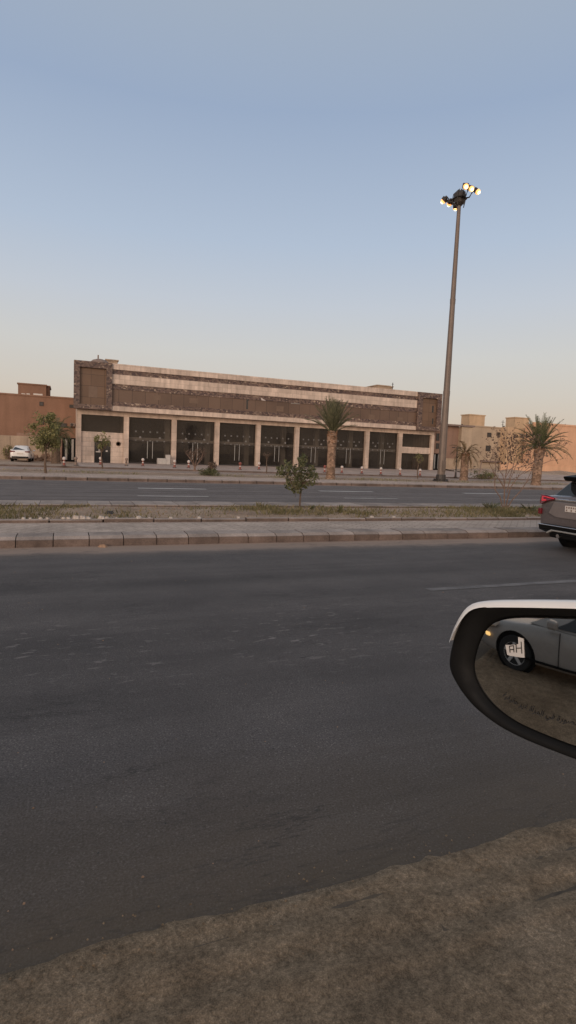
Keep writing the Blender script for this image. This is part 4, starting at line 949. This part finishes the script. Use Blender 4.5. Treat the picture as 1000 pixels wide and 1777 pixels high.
# ================================================================== VEHICLES
def lerp_tab(tab,x):
    for (a,va),(b_,vb) in zip(tab[:-1],tab[1:]):
        if x<=b_: k=(x-a)/(b_-a) if b_>a else 0; k=max(0,min(1,k)); return va+(vb-va)*k
    return tab[-1][1]
def make_car(name,label,loc,rz,paint,spec,detail=True):
    L,W,wb0,wb1,wr=spec['L'],spec['W'],spec['ra'],spec['fa'],spec['wr']
    t=thing(name,label,'car',loc,rz)
    wt,zt,zb=spec['w'],spec['top'],spec['bot']
    xs=spec['xs']; vs=[];fs=[]
    for x in xs:
        w=lerp_tab(wt,x); z1=lerp_tab(zt,x); z0=lerp_tab(zb,x); h=z1-z0
        half=[(w*.55,z0),(w*.90,z0+.01),(w*.985,z0+.10*h),(w*.995,z0+.38*h),(w,z0+.62*h),(w*.975,z0+.82*h),(w*.93,z1-.02),(w*.80,z1+.005),(w*.4,z1+.02)]
        ring=[(x,y,z) for y,z in half]+[(x,0,z1+.03)]+[(x,-y,z) for y,z in reversed(half)]+[(x,0,z0)]
        vs+=ring
    n=len(half)*2+2
    for i in range(len(xs)-1):
        for k in range(n): fs.append((i*n+k,i*n+(k+1)%n,(i+1)*n+(k+1)%n,(i+1)*n+k))
    fs.append(tuple(range(n))); fs.append(tuple((len(xs)-1)*n+k for k in reversed(range(n))))
    q=MB(); q.add(vs,fs); bo=q.build('body',paint,t,smooth=True,sub=2)
    # wheel arches are cut out of the body shell
    c=MB()
    for xa in (wb0,wb1):
        for s in (-1,1):
            c.lathe([(wr*1.24,W/2*s-.27*s),(wr*1.24,W/2*s+.2*s)],(xa,0,wr*1.02),28,'y')
    cu=c.build('cutter',paint,t); bo_=bo.modifiers.new('arch','BOOLEAN'); bo_.operation='DIFFERENCE'; bo_.object=cu; bo_.solver='EXACT'
    bpy.context.view_layer.update(); dg=bpy.context.evaluated_depsgraph_get(); me=bpy.data.meshes.new_from_object(bo.evaluated_get(dg))
    bo.modifiers.clear(); bo.data=me; me.shade_smooth(); bpy.data.objects.remove(cu)
    me.set_sharp_from_angle(angle=rad(42))
    # cabin
    cb=spec['cab']; zbelt=cb['zb']; zr=cb['zr']
    def cab(u,s):          # u along 0..1 rear to front, s height 0..1
        x=(cb['xb0']+(cb['xb1']-cb['xb0'])*u)*(1-s)+(cb['xr0']+(cb['xr1']-cb['xr0'])*u)*s
        wbase=cb['wb']*(1-.16*abs(2*u-1)**3.0); wroof=cb['wr']*(1-.12*abs(2*u-1)**3.0)
        w=wbase+(wroof-wbase)*(s**1.25)
        z=zbelt+(zr-.05-.07*(2*u-1)**4-zbelt)*s
        return x,w,z
    nu=14; vs=[];fs=[]; SS=[0,.25,.5,.75,.92,1.0]
    for i in range(nu+1):
        u=i/nu; half=[]
        for s in SS: x,w,z=cab(u,s); half.append((x,w,z))
        x,w,z=cab(u,1.0); half+=[(x,w*.93,z+.035),(x,w*.6,z+.06)]
        vs+=[(a,b_,c_) for a,b_,c_ in half]+[(x,0,z+.07)]+[(a,-b_,c_) for a,b_,c_ in reversed(half)]
    n=len(half)*2+1
    for i in range(nu):
        for k in range(n-1): fs.append((i*n+k,i*n+k+1,(i+1)*n+k+1,(i+1)*n+k))
    fs.append(tuple(range(n))); fs.append(tuple(nu*n+k for k in reversed(range(n))))
    q=MB(); q.add(vs,fs); q.build('cabin',paint,t,smooth=False,bevel=.02).data.set_sharp_from_angle(angle=rad(35))
    def sidewin(u0,u1,s0,s1,y):
        q=MB(); k=8; v=[];f=[]
        for i in range(k+1):
            u=u0+(u1-u0)*i/k
            for s in (s0,(s0+s1)/2,s1):
                # tapered corners
                x,w,z=cab(u,s); v.append((x,y*(w+.012),z))
        for i in range(k):
            for j in range(2): a=i*3+j; f.append((a,a+1,a+4,a+3))
        q.add(v,f); return q.build('side_window',MAT['dark_glass'],t,smooth=True)
    for y in (-1,1):
        for (u0,u1) in cb['wins']: sidewin(u0,u1,.08,.86,y)
    def endglass(u,name,dx,k0=.08,k1=.9):
        q=MB(); v=[];f=[]
        for s in (k0,(k0+k1)/2,k1):
            x,w,z=cab(u,s)
            for m in (-.96,-.5,0,.5,.96): v.append((x+dx,w*m,z))
        for j in range(2):
            for i in range(4): a=j*5+i; f.append((a,a+1,a+6,a+5))
        q.add(v,f); return q.build(name,MAT['dark_glass'],t)
    endglass(0,'rear_window',-.012); endglass(1,'windscreen',.012)
    for xa in (wb0,wb1):
        for s in (-1,1):
            q=MB(); y0=W/2-.02; wd=.2
            q.lathe([(wr*.62,s*(y0-.0)),(wr*.93,s*(y0)),(wr,s*(y0-.03)),(wr,s*(y0-wd)),(wr*.9,s*(y0-wd-.02)),(0,s*(y0-wd-.02))],(xa,0,wr),32,'y'); wh=q.build('wheel',MAT['rubber'],t,smooth=False)
            q=MB(); q.lathe([(wr*.60,s*(y0-.005)),(wr*.64,s*(y0+.004)),(wr*.60,s*(y0-.05)),(0,s*(y0-.09))],(xa,0,wr),32,'y')
            for k in range(5):
                a=k*1.2566+.3; d=Vector((math.cos(a),0,math.sin(a))); p_=Vector((-d.z,0,d.x))
                q.obox(Vector((xa,s*(y0-.004),wr))+d*wr*.33,d*wr*.30,(0,.018,0),p_*wr*.085)
            q.lathe([(wr*.15,s*(y0-.03)),(wr*.13,s*(y0+.006)),(0,s*(y0+.008))],(xa,0,wr),16,'y'); q.build('rim',MAT['alloy'],wh)
            q=MB(); q.lathe([(wr*1.22,s*(y0-.06)),(wr*1.22,s*(y0-.25)),(0,s*(y0-.25))],(xa,0,wr*1.02),28,'y'); q.build('wheel_well',MAT['black'],t)
    return t,cab
def arc_xs(L): return [0,.05,.18,.45,.9,1.4,2.0,2.6,3.2,3.7,4.1,L-.18,L-.05,L]
SED=dict(L=4.6,W=1.8,ra=1.0,fa=3.66,wr=.325,xs=arc_xs(4.6),
    w=[(0,.66),(.05,.74),(.18,.82),(.45,.885),(.9,.90),(3.7,.90),(4.1,.87),(4.42,.78),(4.55,.66),(4.6,.56)],
    top=[(0,.86),(.05,.98),(.18,1.03),(.9,1.0),(2,.96),(3.2,.95),(3.7,.88),(4.1,.80),(4.42,.70),(4.6,.56)],
    bot=[(0,.42),(.05,.34),(.18,.27),(.45,.22),(4.1,.20),(4.42,.24),(4.6,.34)],
    cab=dict(zb=.94,zr=1.45,xb0=.35,xb1=3.45,xr0=1.15,xr1=2.55,wb=.83,wr=.60,wins=((.16,.46),(.49,.86))))
# white saloon parked on the dirt at the far left
p=stand(34.5,800.3); ang=math.atan2(p.y,p.x)
t,cab=make_car('parked_car','white saloon car parked on the dirt lot before the tan wall, seen from behind',(p.x,p.y,p.z),ang-.10,MAT['white_paint'],SED)
for s in (-1,1):
    q=MB(); q.add([(-.0,s*.40,.84),(-.0,s*.40,.93),(.02,s*.72,.95),(.16,s*.835,.93),(.16,s*.835,.84),(.02,s*.72,.82)],[(0,1,2,5),(5,2,3,4)])
    for i in range(6): pass
    o_=q.build('tail_lamp',MAT['tail_red'],t); o_.location=(-.02,s*.02,0)
q=MB(); q.box(-.045,-.005,-.26,.26,.66,.78); q.build('number_plate',MAT['plate'],t)
q=MB(); q.box(-.03,.06,-.70,.70,.31,.44); q.build('bumper',MAT['black'],t,bevel=.02)
for s in (-1,1):
    q=MB(); q.obox((2.62,s*.98,1.0),(.07,0,0),(0,.10,0),(0,0,.065)); q.build('door_mirror',MAT['white_paint'],t,bevel=.03)
# dark grey SUV leaving the frame on the right: its tail is what the photograph shows
SUV=dict(L=4.35,W=1.82,ra=.88,fa=3.5,wr=.345,xs=arc_xs(4.35),
    w=[(0,.875),(.05,.905),(.18,.925),(.45,.918),(3.6,.905),(4.0,.87),(4.25,.78),(4.35,.66)],
    top=[(0,1.00),(.05,1.06),(.18,1.08),(.9,1.06),(3.2,1.02),(3.7,.97),(4.1,.90),(4.35,.72)],
    bot=[(0,.44),(.05,.38),(.18,.33),(.45,.28),(4.0,.28),(4.35,.42)],
    cab=dict(zb=1.0,zr=1.50,xb0=.10,xb1=3.25,xr0=.52,xr1=2.4,wb=.855,wr=.665,wins=((.06,.22),(.25,.52),(.55,.86))))
sx,sy=9.0,7.90
sv,cab=make_car('suv','dark grey suv with red tail lamp driving away at the right edge of the picture',(sx,sy,0),0,MAT['grey_paint'],SUV)
# roof spoiler
q=MB(); q.add([(.30,-.60,1.37),(.30,.60,1.37),(.62,.66,1.37),(.62,-.66,1.37),(.20,-.58,1.46),(.20,.58,1.46),(.72,.66,1.51),(.72,-.66,1.51)],[(0,3,2,1),(4,5,6,7),(0,1,5,4),(1,2,6,5),(2,3,7,6),(3,0,4,7)]); q.build('roof_spoiler',MAT['black'],sv,bevel=.035)
for s in (-1,1):
    q=MB()
    def lampface(pts,th): q.poly(pts,th)
    q.poly([(-.012,s*.44,1.00),(-.012,s*.44,1.035),(.0,s*.70,1.075),(.06,s*.885,1.08),(.06,s*.905,.90),(.0,s*.82,.885),(-.012,s*.66,.955)],(-.035,s*.02,0))
    tl=q.build('tail_lamp',MAT['tail_red'],sv,bevel=.008)
    q=MB(); q.poly([(-.052,s*.50,1.015),(-.052,s*.50,1.028),(-.045,s*.78,1.058),(-.036,s*.80,1.045),(-.036,s*.815,.955),(-.040,s*.775,.945),(-.042,s*.775,1.038),(-.050,s*.62,1.020)],(-.006,0,0)); q.build('light_strip',MAT['tail_lit'],tl)
    q=MB(); q.poly([(-.04,s*.70,.985),(-.04,s*.76,.995),(-.04,s*.76,.955),(-.04,s*.69,.965)],(-.012,0,0)); q.build('reflector',MAT['tail_lit'],tl)
    q=MB(); q.box(-.030,.03,min(s*.83,s*.895),max(s*.83,s*.895),.68,.80); q.build('side_reflector',MAT['tail_red'],sv,bevel=.01)
q=MB(); q.box(-.047,-.015,-.47,.47,.985,1.022); q.build('garnish_bar',MAT['chrome'],sv,bevel=.006)
q=MB(); q.poly([(-.02,-.62,.72),(-.02,-.50,.955),(-.02,.50,.955),(-.02,.62,.72),(-.02,.42,.655),(-.02,-.42,.655)],(-.014,0,0)); q.build('tailgate',gloss('tailgate_paint',(.20,.17,.16),.3,.3,.7),sv,bevel=.01)
q=MB(); q.box(-.048,-.036,-.30,.22,.79,.905); npz=q.build('number_plate',MAT['plate'],sv,bevel=.004)
q=MB(); rr=random.Random(2)
for k in range(9):
    y=.18-k*.054; q.box(-.0515,-.0485,y-.016,y+.012,.855,.89); 
    if k%2==0: q.box(-.0515,-.0485,y-.02,y+.01,.805,.835)
q.build('plate_lettering',plain('plate_ink',(.22,.15,.12),.6),npz)
q=MB(); q.poly([(-.015,-.85,.37),(-.015,-.88,.475),(-.045,-.70,.50),(-.055,.0,.50),(-.045,.70,.50),(-.015,.88,.475),(-.015,.85,.37),(-.05,.6,.33),(-.05,-.6,.33)],(.12,0,0)); q.build('bumper',MAT['black'],sv,bevel=.012)
q=MB(); q.box(-.075,-.035,-.83,.83,.475,.493); q.build('bumper_trim',MAT['chrome'],sv,bevel=.006)
q=MB(); q.poly([(-.07,-.62,.34),(-.07,-.50,.405),(-.07,.50,.405),(-.07,.62,.34),(-.07,.60,.315),(-.07,.46,.375),(-.07,-.46,.375),(-.07,-.60,.315)],(.05,0,0)); q.build('skid_trim',MAT['steel'],sv,bevel=.008)
q=MB(); q.tube([(-.03,.36,.29),(.15,.36,.30)],[.04,.045],12); q.build('exhaust',MAT['chrome'],sv)
q=MB(); q.box(.02,.25,-.62,.62,.24,.36); q.build('diffuser',MAT['black'],sv,bevel=.03)

# ---- the car the picture is taken from: only its door mirror enters the frame
MD=.75                                              # depth of the mirror in front of the eye
mc=CAM+ray(930,1165)/F*MD
phi=math.atan2(mc.y-CAM.y,mc.x-CAM.x)
NA=rad(203); TILT=rad(-0.5)
nm=Vector((math.cos(NA)*math.cos(TILT),math.sin(NA)*math.cos(TILT),-math.sin(TILT))).normalized()
mu=Vector((0,0,1)).cross(nm).normalized(); mv=nm.cross(mu).normalized()   # mu: seen from the front, to the viewer's right
if mu.dot(ray(1000,871)-ray(500,871))<0: mu=-mu
def mp(px,py,d=0): return onplane(px,py,mc,nm)+nm*d
wc=thing('car','white car whose black edged door mirror reaches in at the right edge of the picture','car',(mc.x+.2,mc.y-.25,0)); ow=Vector(wc.location)
OUT=[(1160,1058),(1100,1050),(1040,1046.5),(989,1045),(930,1044.2),(870,1044),(838,1045),(826,1046.5),(818,1051),(812,1059),(805,1070),(797,1085),(790,1102),(785,1120),(781,1140),(779.5,1156),(781,1164),(787,1176),(798,1195),(812,1214),(828,1231),(848,1247),(868,1261),(892,1274),(920,1287),(950,1299),(989,1314),(1040,1332),(1100,1340),(1160,1320),(1185,1240),(1185,1130)]
GL=[(1120,1082),(1060,1076),(989,1073.5),(950,1072),(915,1071.5),(885,1073),(866,1077),(853,1083),(844,1093),(837,1106),(831,1121),(826,1138),(823,1152),(823,1164),(826,1176),(832,1189),(841,1203),(852,1216),(866,1229),(884,1242),(905,1254),(930,1265),(958,1276),(989,1288),(1050,1308),(1100,1312),(1135,1290),(1150,1220),(1148,1130)]
def resample(poly,n):
    P_=[Vector(p) for p in poly]; P_.append(P_[0]); ls=[0]
    for a,b_ in zip(P_[:-1],P_[1:]): ls.append(ls[-1]+(b_-a).length)
    out=[]
    for k in range(n):
        d=ls[-1]*k/n
        for i in range(len(P_)-1):
            if ls[i]<=d<=ls[i+1]: out.append(P_[i].lerp(P_[i+1],(d-ls[i])/(ls[i+1]-ls[i]))); break
    return out
def ring_from(poly,c,n,d):
    # points of an outline at equal bearings round a shared centre
    out=[]; P_=[Vector((p[0],p[1])) for p in poly]; c=Vector(c)
    for k in range(n):
        a=2*math.pi*k/n; dv=Vector((math.cos(a),math.sin(a))); best=None
        for p1,p2 in zip(P_,P_[1:]+P_[:1]):
            e=p2-p1; den=dv.x*(-e.y)+dv.y*e.x
            if abs(den)<1e-9: continue
            w=p1-c; tt=(w.x*(-e.y)+w.y*e.x)/den; ss=(dv.x*w.y-dv.y*w.x)/den
            if tt>0 and -1e-6<=ss<=1+1e-6 and (best is None or tt>best): best=tt
        p=c+dv*best; out.append(p)
    return out
NR=160; cen=(985,1185)
ro=ring_from(OUT,cen,NR,0); rg=ring_from(GL,cen,NR,0)
def smooth_ring(r,it=1):
    for _ in range(it): r=[(r[i-1]*.2+r[i]*.6+r[(i+1)%len(r)]*.2) for i in range(len(r))]
    return r
ro=smooth_ring(ro,3); rg=smooth_ring(rg,5)
def loft(rings,name,m,parent,smooth=True,capend=False,**k):
    q=MB(ow); vs=[p for r in rings for p in r]; n=len(rings[0]); fs=[]
    for i in range(len(rings)-1):
        for j in range(n): fs.append((i*n+j,i*n+(j+1)%n,(i+1)*n+(j+1)%n,(i+1)*n+j))
    if capend: fs.append(tuple((len(rings)-1)*n+j for j in range(n)))
    q.add(vs,fs); return q.build(name,m,parent,smooth=smooth,**k)
RO=[mp(p.x,p.y) for p in ro]; RG=[onplane(p.x,p.y,mc-nm*.012,nm) for p in rg]; cm_=mp(*cen)
def scl(R,k,d,dz=Vector((0,0,0))): return [cm_+(p-cm_)*k+nm*d+dz for p in R]
# rim of black plastic sloping from the outer edge down to the glass
mid=[a.lerp(b_,.16)+nm*.006 for a,b_ in zip(RO,RG)]; mid2=[a.lerp(b_,.80)+nm*.004 for a,b_ in zip(RO,RG)]; inn=[a.lerp(b_,.95)-nm*.002 for a,b_ in zip(RO,RG)]
hs=loft([RO,mid,mid2,inn,[p-nm*.006 for p in RG]],'door_mirror',MAT['black'],wc)
# shell behind: white painted cap above, black below
def shellring(k,d): return scl(RO,k,-d)
back=[RO,shellring(1.0,.010),shellring(.955,.035),shellring(.84,.075),shellring(.66,.105),shellring(.4,.125),shellring(.15,.13)]
sh=loft(back,'mirror_shell',MAT['black'],hs,capend=True)
# cap: lies over the upper outer part of the shell and shows as a pale lip along the top edge
idx=[j for j,p in enumerate(ro) if p.y<1118 and (p.y<1063 or p.x<840)]
lo=[j for j in range(NR) if j in set(idx)]
st=next(j for j in lo if (j-1)%NR not in set(lo)); lo=[(st+i)%NR for i in range(len(lo))]
capr=[]
cxy=Vector(cen)
for (ins,out,dd) in ((.0,0,.010),(.0,.0012,.004),(.0,.000,-.012),(0,-.010,-.035),(0,-.032,-.075),(0,-.065,-.105)):
    row=[]
    for i,j in enumerate(lo):
        v=(RO[j]-cm_); e=min(1,min(i,len(lo)-1-i)/10.0); t_=1 if ro[j].y<1062 else max(0,(1118-ro[j].y)/56.0)
        row.append(RO[j]+v.normalized()*(out+.0015)+nm*dd)
    capr.append(row)
lip=[]
for i,j in enumerate(lo):
    yy=ro[j].y; xx=ro[j].x
    wpx=(.0062 if xx>850 else .0072*max(0.12,1-(yy-1046)/75.0))
    lip.append(RO[j]-(RO[j]-cm_).normalized()*0+(Vector((0,0,-1)) if xx>850 else (Vector((0,0,-1))*.6+mu*.5))*wpx+nm*.0125)
q=MB(ow); rows=[lip]+capr; n=len(lo); q.add([p for r in rows for p in r],[(a*n+j,a*n+j+1,(a+1)*n+j+1,(a+1)*n+j) for a in range(len(rows)-1) for j in range(n-1)])
cap_o=q.build('mirror_cap',MAT['white_paint'],hs,smooth=True)
# convex glass
RC=1.00
def gz(p): r2=((p-cm_)-nm*(p-cm_).dot(nm)).length_squared; return -r2/(2*RC)
rings=[]
base=[p for p in RG]
for k in range(0,15):
    s_=1-k/15.0; row=[]
    for p in base:
        w=cm_+(p-cm_)*s_; w=w-nm*((w-cm_).dot(nm)); row.append(w+nm*(-.004+gz(w)))
    rings.append(row)
q=MB(ow); n=NR; vs=[p for r in rings for p in r]+[cm_+nm*-.004]; fs=[]
for i in range(len(rings)-1):
    for j in range(n): fs.append((i*n+j,i*n+(j+1)%n,(i+1)*n+(j+1)%n,(i+1)*n+j))
fs+=[((len(rings)-1)*n+j,(len(rings)-1)*n+(j+1)%n,len(vs)-1) for j in range(n)]
q.add(vs,fs); mg=q.build('mirror_glass',MAT['mirror'],hs,smooth=True)
def gp(px,py,d):
    w=mp(px,py); w=w-nm*((w-cm_).dot(nm)); return w+nm*(-.004+gz(w)+d)
# white L shaped sticker with its two dark H marks
q=MB(ow)
for a,b_,c_,d_ in (((896,1107),(906,1110),(908,1143),(898,1142)),((873.5,1121),(880,1121),(880,1139),(877,1138)),((880,1121.3),(898,1119),(898,1142),(880,1139.3))): q.poly([gp(*p,.0010) for p in (a,b_,c_,d_)])
stk=q.build('sticker',plain('white_sticker',(.50,.47,.44),.6,.08),hs)
q=MB(ow)
def stroke(a,b_,w=1.7,d=.0016,qq=None):
    A=Vector(a);B=Vector(b_); e=(B-A).normalized(); nrm_=Vector((-e.y,e.x))*w/2; (qq or q).poly([gp(*(A+nrm_),d),gp(*(B+nrm_),d),gp(*(B-nrm_),d),gp(*(A-nrm_),d)])
for a,b_ in (((881,1122.5),(882.5,1134)),((888.5,1121.5),(889.5,1133.5)),((881,1123),(889,1122)),((882,1129),(889,1128.5)),((893,1120),(894,1134)),((902,1115),(903.5,1135.5)),((893,1126.5),(903,1126)),((890.5,1120),(894,1119.6))): stroke(a,b_)
q.build('sticker_mark',MAT['ink'],hs,recalc=False)
# the printed warning along the lower edge
FORMS={'ا':'\uFE8D\uFE8D\uFE8E\uFE8E','ل':'\uFEDD\uFEDF\uFEE0\uFEDE','ص':'\uFEB9\uFEBB\uFEBC\uFEBA','و':'\uFEED\uFEED\uFEEE\uFEEE','ر':'\uFEAD\uFEAD\uFEAE\uFEAE','ة':'\uFE93\uFE93\uFE94\uFE94','ف':'\uFED1\uFED3\uFED4\uFED2','ي':'\uFEF1\uFEF3\uFEF4\uFEF2','م':'\uFEE1\uFEE3\uFEE4\uFEE2','آ':'\uFE81\uFE81\uFE82\uFE82','أ':'\uFE83\uFE83\uFE84\uFE84','غ':'\uFECD\uFECF\uFED0\uFECE','ح':'\uFEA1\uFEA3\uFEA4\uFEA2','ق':'\uFED5\uFED7\uFED8\uFED6'}
NOJOIN='اورةآأ '
def shape(s):
    out=''
    for i,ch in enumerate(s):
        if ch==' ': out+=' '; continue
        pr=i>0 and s[i-1] not in NOJOIN; nx_=i<len(s)-1 and s[i+1]!=' ' and ch not in NOJOIN
        out+=FORMS[ch][(2 if nx_ else 3) if pr else (1 if nx_ else 0)]
    return out[::-1]
cu=bpy.data.curves.new('warning_text','FONT'); cu.body=shape('الصورة في المرآة غير حقيقية'); cu.size=1.0; cu.offset=.014; cu.fill_mode='FRONT'; cu.resolution_u=3
to=bpy.data.objects.new('tmp',cu); C.objects.link(to); bpy.context.view_layer.update(); me=bpy.data.meshes.new_from_object(to.evaluated_get(bpy.context.evaluated_depsgraph_get())); bpy.data.objects.remove(to)
xs_=[v.co.x for v in me.vertices]; w0,w1=min(xs_),max(xs_); print('text',w0,w1,len(me.vertices))
PA,PB,PC=Vector((867,1211)),Vector((925,1240)),Vector((1002,1262))
for v in me.vertices:
    u=(v.co.x-w0)/(w1-w0); base_=PA*(1-u)**2+ (PB*2-(PA+PC)*.5)*2*u*(1-u)+PC*u*u; tan=((PB*2-(PA+PC)*.5-PA)*2*(1-u)+(PC-(PB*2-(PA+PC)*.5))*2*u).normalized()
    k=(PC-PA).length/(w1-w0); up2=Vector((tan.y,-tan.x)); p2=base_+up2*(v.co.y*k*1.0); v.co=gp(p2.x,p2.y,.0012)-ow
me.materials.clear(); me.materials.append(MAT['ink']); wt=bpy.data.objects.new('warning_text',me); C.objects.link(wt); wt.parent=hs
# arm and the front door it sits on (all of it beside or below the frame)
arm0=cm_+mu*.13+nm*-.03+Vector((0,0,-.06)); dy=.20
q=MB(ow); q.tube([arm0,arm0+Vector((.03,-.12,-.04)),Vector((arm0.x+.06,dy+.03,arm0.z-.06))],[.05,.045,.06],10); q.build('mirror_arm',MAT['black'],hs,smooth=True)
q=MB(ow); q.poly([(x,dy,z) for x,z in ((-.35,.42),(.95,.42),(1.0,.75),(.98,1.06),(.80,1.12),(-.35,1.10))],(0,-.06,0)); q.build('front_door',MAT['white_paint'],wc,bevel=.015)
q=MB(ow); q.tube([(1.05,dy-.03,1.10),(.75,dy-.10,1.42),(.30,dy-.22,1.80)],[.05,.04,.04],8); q.build('windscreen_pillar',MAT['white_paint'],wc,smooth=True)
q=MB(ow); q.poly([(x,dy-.003,z) for x,z in ((1.02,.55),(1.9,.55),(2.05,.62),(2.05,.88),(1.6,1.0),(1.02,1.06))],(0,-.05,0)); q.build('front_wing',MAT['white_paint'],wc,bevel=.02)

# ---- silver car standing behind, seen only as the reflection in that mirror
def refl_dir(px,py):
    d=ray(px,py).normalized(); w=mp(px,py); off=w-cm_; nn=(nm+ (off-nm*off.dot(nm))/RC).normalized(); return w,(d-nn*2*d.dot(nn)).normalized()
for pp in ((900,1078),(900,1100),(900,1140),(890,1165),(850,1140),(980,1140),(930,1240)):
    w,d=refl_dir(*pp); print('refl',pp,[round(a,2) for a in w],[round(a,2) for a in d],round(math.degrees(math.atan2(d.y,d.x))),round(math.degrees(math.asin(d.z)),1))
SIL=dict(SED)
SC_R=rad(101)
w,d=refl_dir(889,1166); tt=-w.z/d.z; WP=w+d*tt; print('wheel at',WP,tt)
SC_X=WP.x-(math.cos(SC_R)*3.66+math.sin(SC_R)*.9); SC_Y=WP.y-(math.sin(SC_R)*3.66-math.cos(SC_R)*.9)
sl,cab=make_car('parked_car','silver car seen only as a reflection in the door mirror glass',(SC_X,SC_Y,0),SC_R,MAT['silver_paint'],SIL)
for s in (-1,1):
    q=MB(); q.poly([(3.95,s*.865,.80),(4.2,s*.84,.76),(4.40,s*.75,.69),(4.42,s*.76,.60),(4.28,s*.84,.62),(4.05,s*.89,.70)],(.03,s*.03,.02)); q.build('headlamp',MAT['ac'],sl,bevel=.01)
    q=MB(); q.obox((4.22,s*.87,.52),(.03,0,0),(0,.03,0),(0,0,.03)); q.build('marker_lamp',MAT['indicator'],sl,bevel=.008)
    q=MB(); q.obox((2.98,s*.98,1.03),(.08,0,0),(0,.11,0),(0,0,.07)); q.build('door_mirror',MAT['silver_paint'],sl,bevel=.035)
    q=MB(); 
    for xx in (2.86,1.75): q.box(xx-.006,xx+.006,min(s*.885,s*.905),max(s*.885,s*.905),.32,.92)
    q.box(1.0,3.5,min(s*.88,s*.912),max(s*.88,s*.912),.30,.34); q.build('door_seam',MAT['black'],sl)
    q=MB(); q.obox((2.0,s*.915,.80),(.10,0,0),(0,.015,0),(0,0,.014)); q.build('door_handle',MAT['chrome'],sl,bevel=.006)

# ================================================================== LIGHT
SUN_EL,SUN_AZ=rad(7.0),math.atan2(-.80,-.60)        # low warm glow behind the camera, from the left
w=bpy.data.worlds.new('World'); bpy.context.scene.world=w; w.use_nodes=True; nt=w.node_tree; nd=nt.nodes; lk=nt.links
bg=nd['Background']; sky=nd.new('ShaderNodeTexSky'); sky.sky_type='NISHITA'; sky.sun_disc=False; sky.sun_elevation=SUN_EL; sky.sun_rotation=math.pi/2-SUN_AZ
sky.air_density=1.0; sky.dust_density=1.5; sky.ozone_density=1.2
# dusk tint by elevation: warm haze low down, grey blue above
tc=nd.new('ShaderNodeTexCoord'); sp=nd.new('ShaderNodeSeparateXYZ'); lk.new(tc.outputs['Generated'],sp.inputs[0])
rp=nd.new('ShaderNodeValToRGB'); lk.new(sp.outputs[2],rp.inputs[0]); e=rp.color_ramp.elements
STOPS=[(0.0,(.64,.50,.39)),(.05,(.66,.54,.44)),(.11,(.66,.60,.535)),(.17,(.65,.635,.61)),(.25,(.575,.615,.68)),(.34,(.475,.56,.69)),(.50,(.345,.435,.595)),(.64,(.40,.465,.555)),(1.0,(.40,.45,.51))]
while len(e)<len(STOPS): e.new(.5)
for i,(p_,c_) in enumerate(STOPS): e[i].position=p_; e[i].color=(*c_,1)
mx=nd.new('ShaderNodeMix'); mx.data_type='RGBA'; mx.inputs['Factor'].default_value=.9
sm=nd.new('ShaderNodeMix'); sm.data_type='RGBA'; sm.blend_type='MULTIPLY'; sm.inputs['Factor'].default_value=1; lk.new(sky.outputs[0],sm.inputs['A']); sm.inputs['B'].default_value=(1,1,1,1)
up=nd.new('ShaderNodeMix'); up.data_type='RGBA'; up.blend_type='MULTIPLY'; up.inputs['Factor'].default_value=1; lk.new(rp.outputs[0],up.inputs['A']); up.inputs['B'].default_value=(10,10,10,1); up.clamp_result=False
lk.new(sm.outputs['Result'],mx.inputs['A']); lk.new(up.outputs['Result'],mx.inputs['B']); # afterglow of the low sun, on the side of the sky behind the camera
dt=nd.new('ShaderNodeVectorMath'); dt.operation='DOT_PRODUCT'; lk.new(tc.outputs['Generated'],dt.inputs[0]); dt.inputs[1].default_value=(math.cos(SUN_AZ),math.sin(SUN_AZ),.12)
r1_=nd.new('ShaderNodeValToRGB'); lk.new(dt.outputs['Value'],r1_.inputs[0]); ee=r1_.color_ramp.elements; ee[0].position=.15; ee[0].color=(0,0,0,1); ee[1].position=1.0; ee[1].color=(1,1,1,1)
r2_=nd.new('ShaderNodeValToRGB'); lk.new(sp.outputs[2],r2_.inputs[0]); ee=r2_.color_ramp.elements; ee[0].position=.12; ee[0].color=(1,1,1,1); ee[1].position=.85; ee[1].color=(.1,.1,.1,1)
gm=nd.new('ShaderNodeMix'); gm.data_type='RGBA'; gm.blend_type='MULTIPLY'; gm.inputs['Factor'].default_value=1; lk.new(r1_.outputs[0],gm.inputs['A']); lk.new(r2_.outputs[0],gm.inputs['B'])
gk=nd.new('ShaderNodeMix'); gk.data_type='RGBA'; gk.blend_type='MULTIPLY'; gk.inputs['Factor'].default_value=1; lk.new(gm.outputs['Result'],gk.inputs['A']); gk.inputs['B'].default_value=(11,7.6,5.2,1)
ga=nd.new('ShaderNodeMix'); ga.data_type='RGBA'; ga.blend_type='ADD'; ga.inputs['Factor'].default_value=1; lk.new(mx.outputs['Result'],ga.inputs['A']); lk.new(gk.outputs['Result'],ga.inputs['B'])
lk.new(ga.outputs['Result'],bg.inputs[0]); bg.inputs[1].default_value=.10
sd=bpy.data.lights.new('sun','SUN'); sd.energy=1.5; sd.angle=rad(28); sd.color=(1,.80,.65); so=bpy.data.objects.new('sun',sd); C.objects.link(so)
dirv=Vector((math.cos(SUN_AZ)*math.cos(SUN_EL),math.sin(SUN_AZ)*math.cos(SUN_EL),math.sin(SUN_EL))); so.rotation_euler=dirv.to_track_quat('Z','Y').to_euler(); so.location=(0,-20,30)
sc_=bpy.context.scene; sc_.view_settings.view_transform='Standard'; sc_.view_settings.look='None'; sc_.view_settings.exposure=0
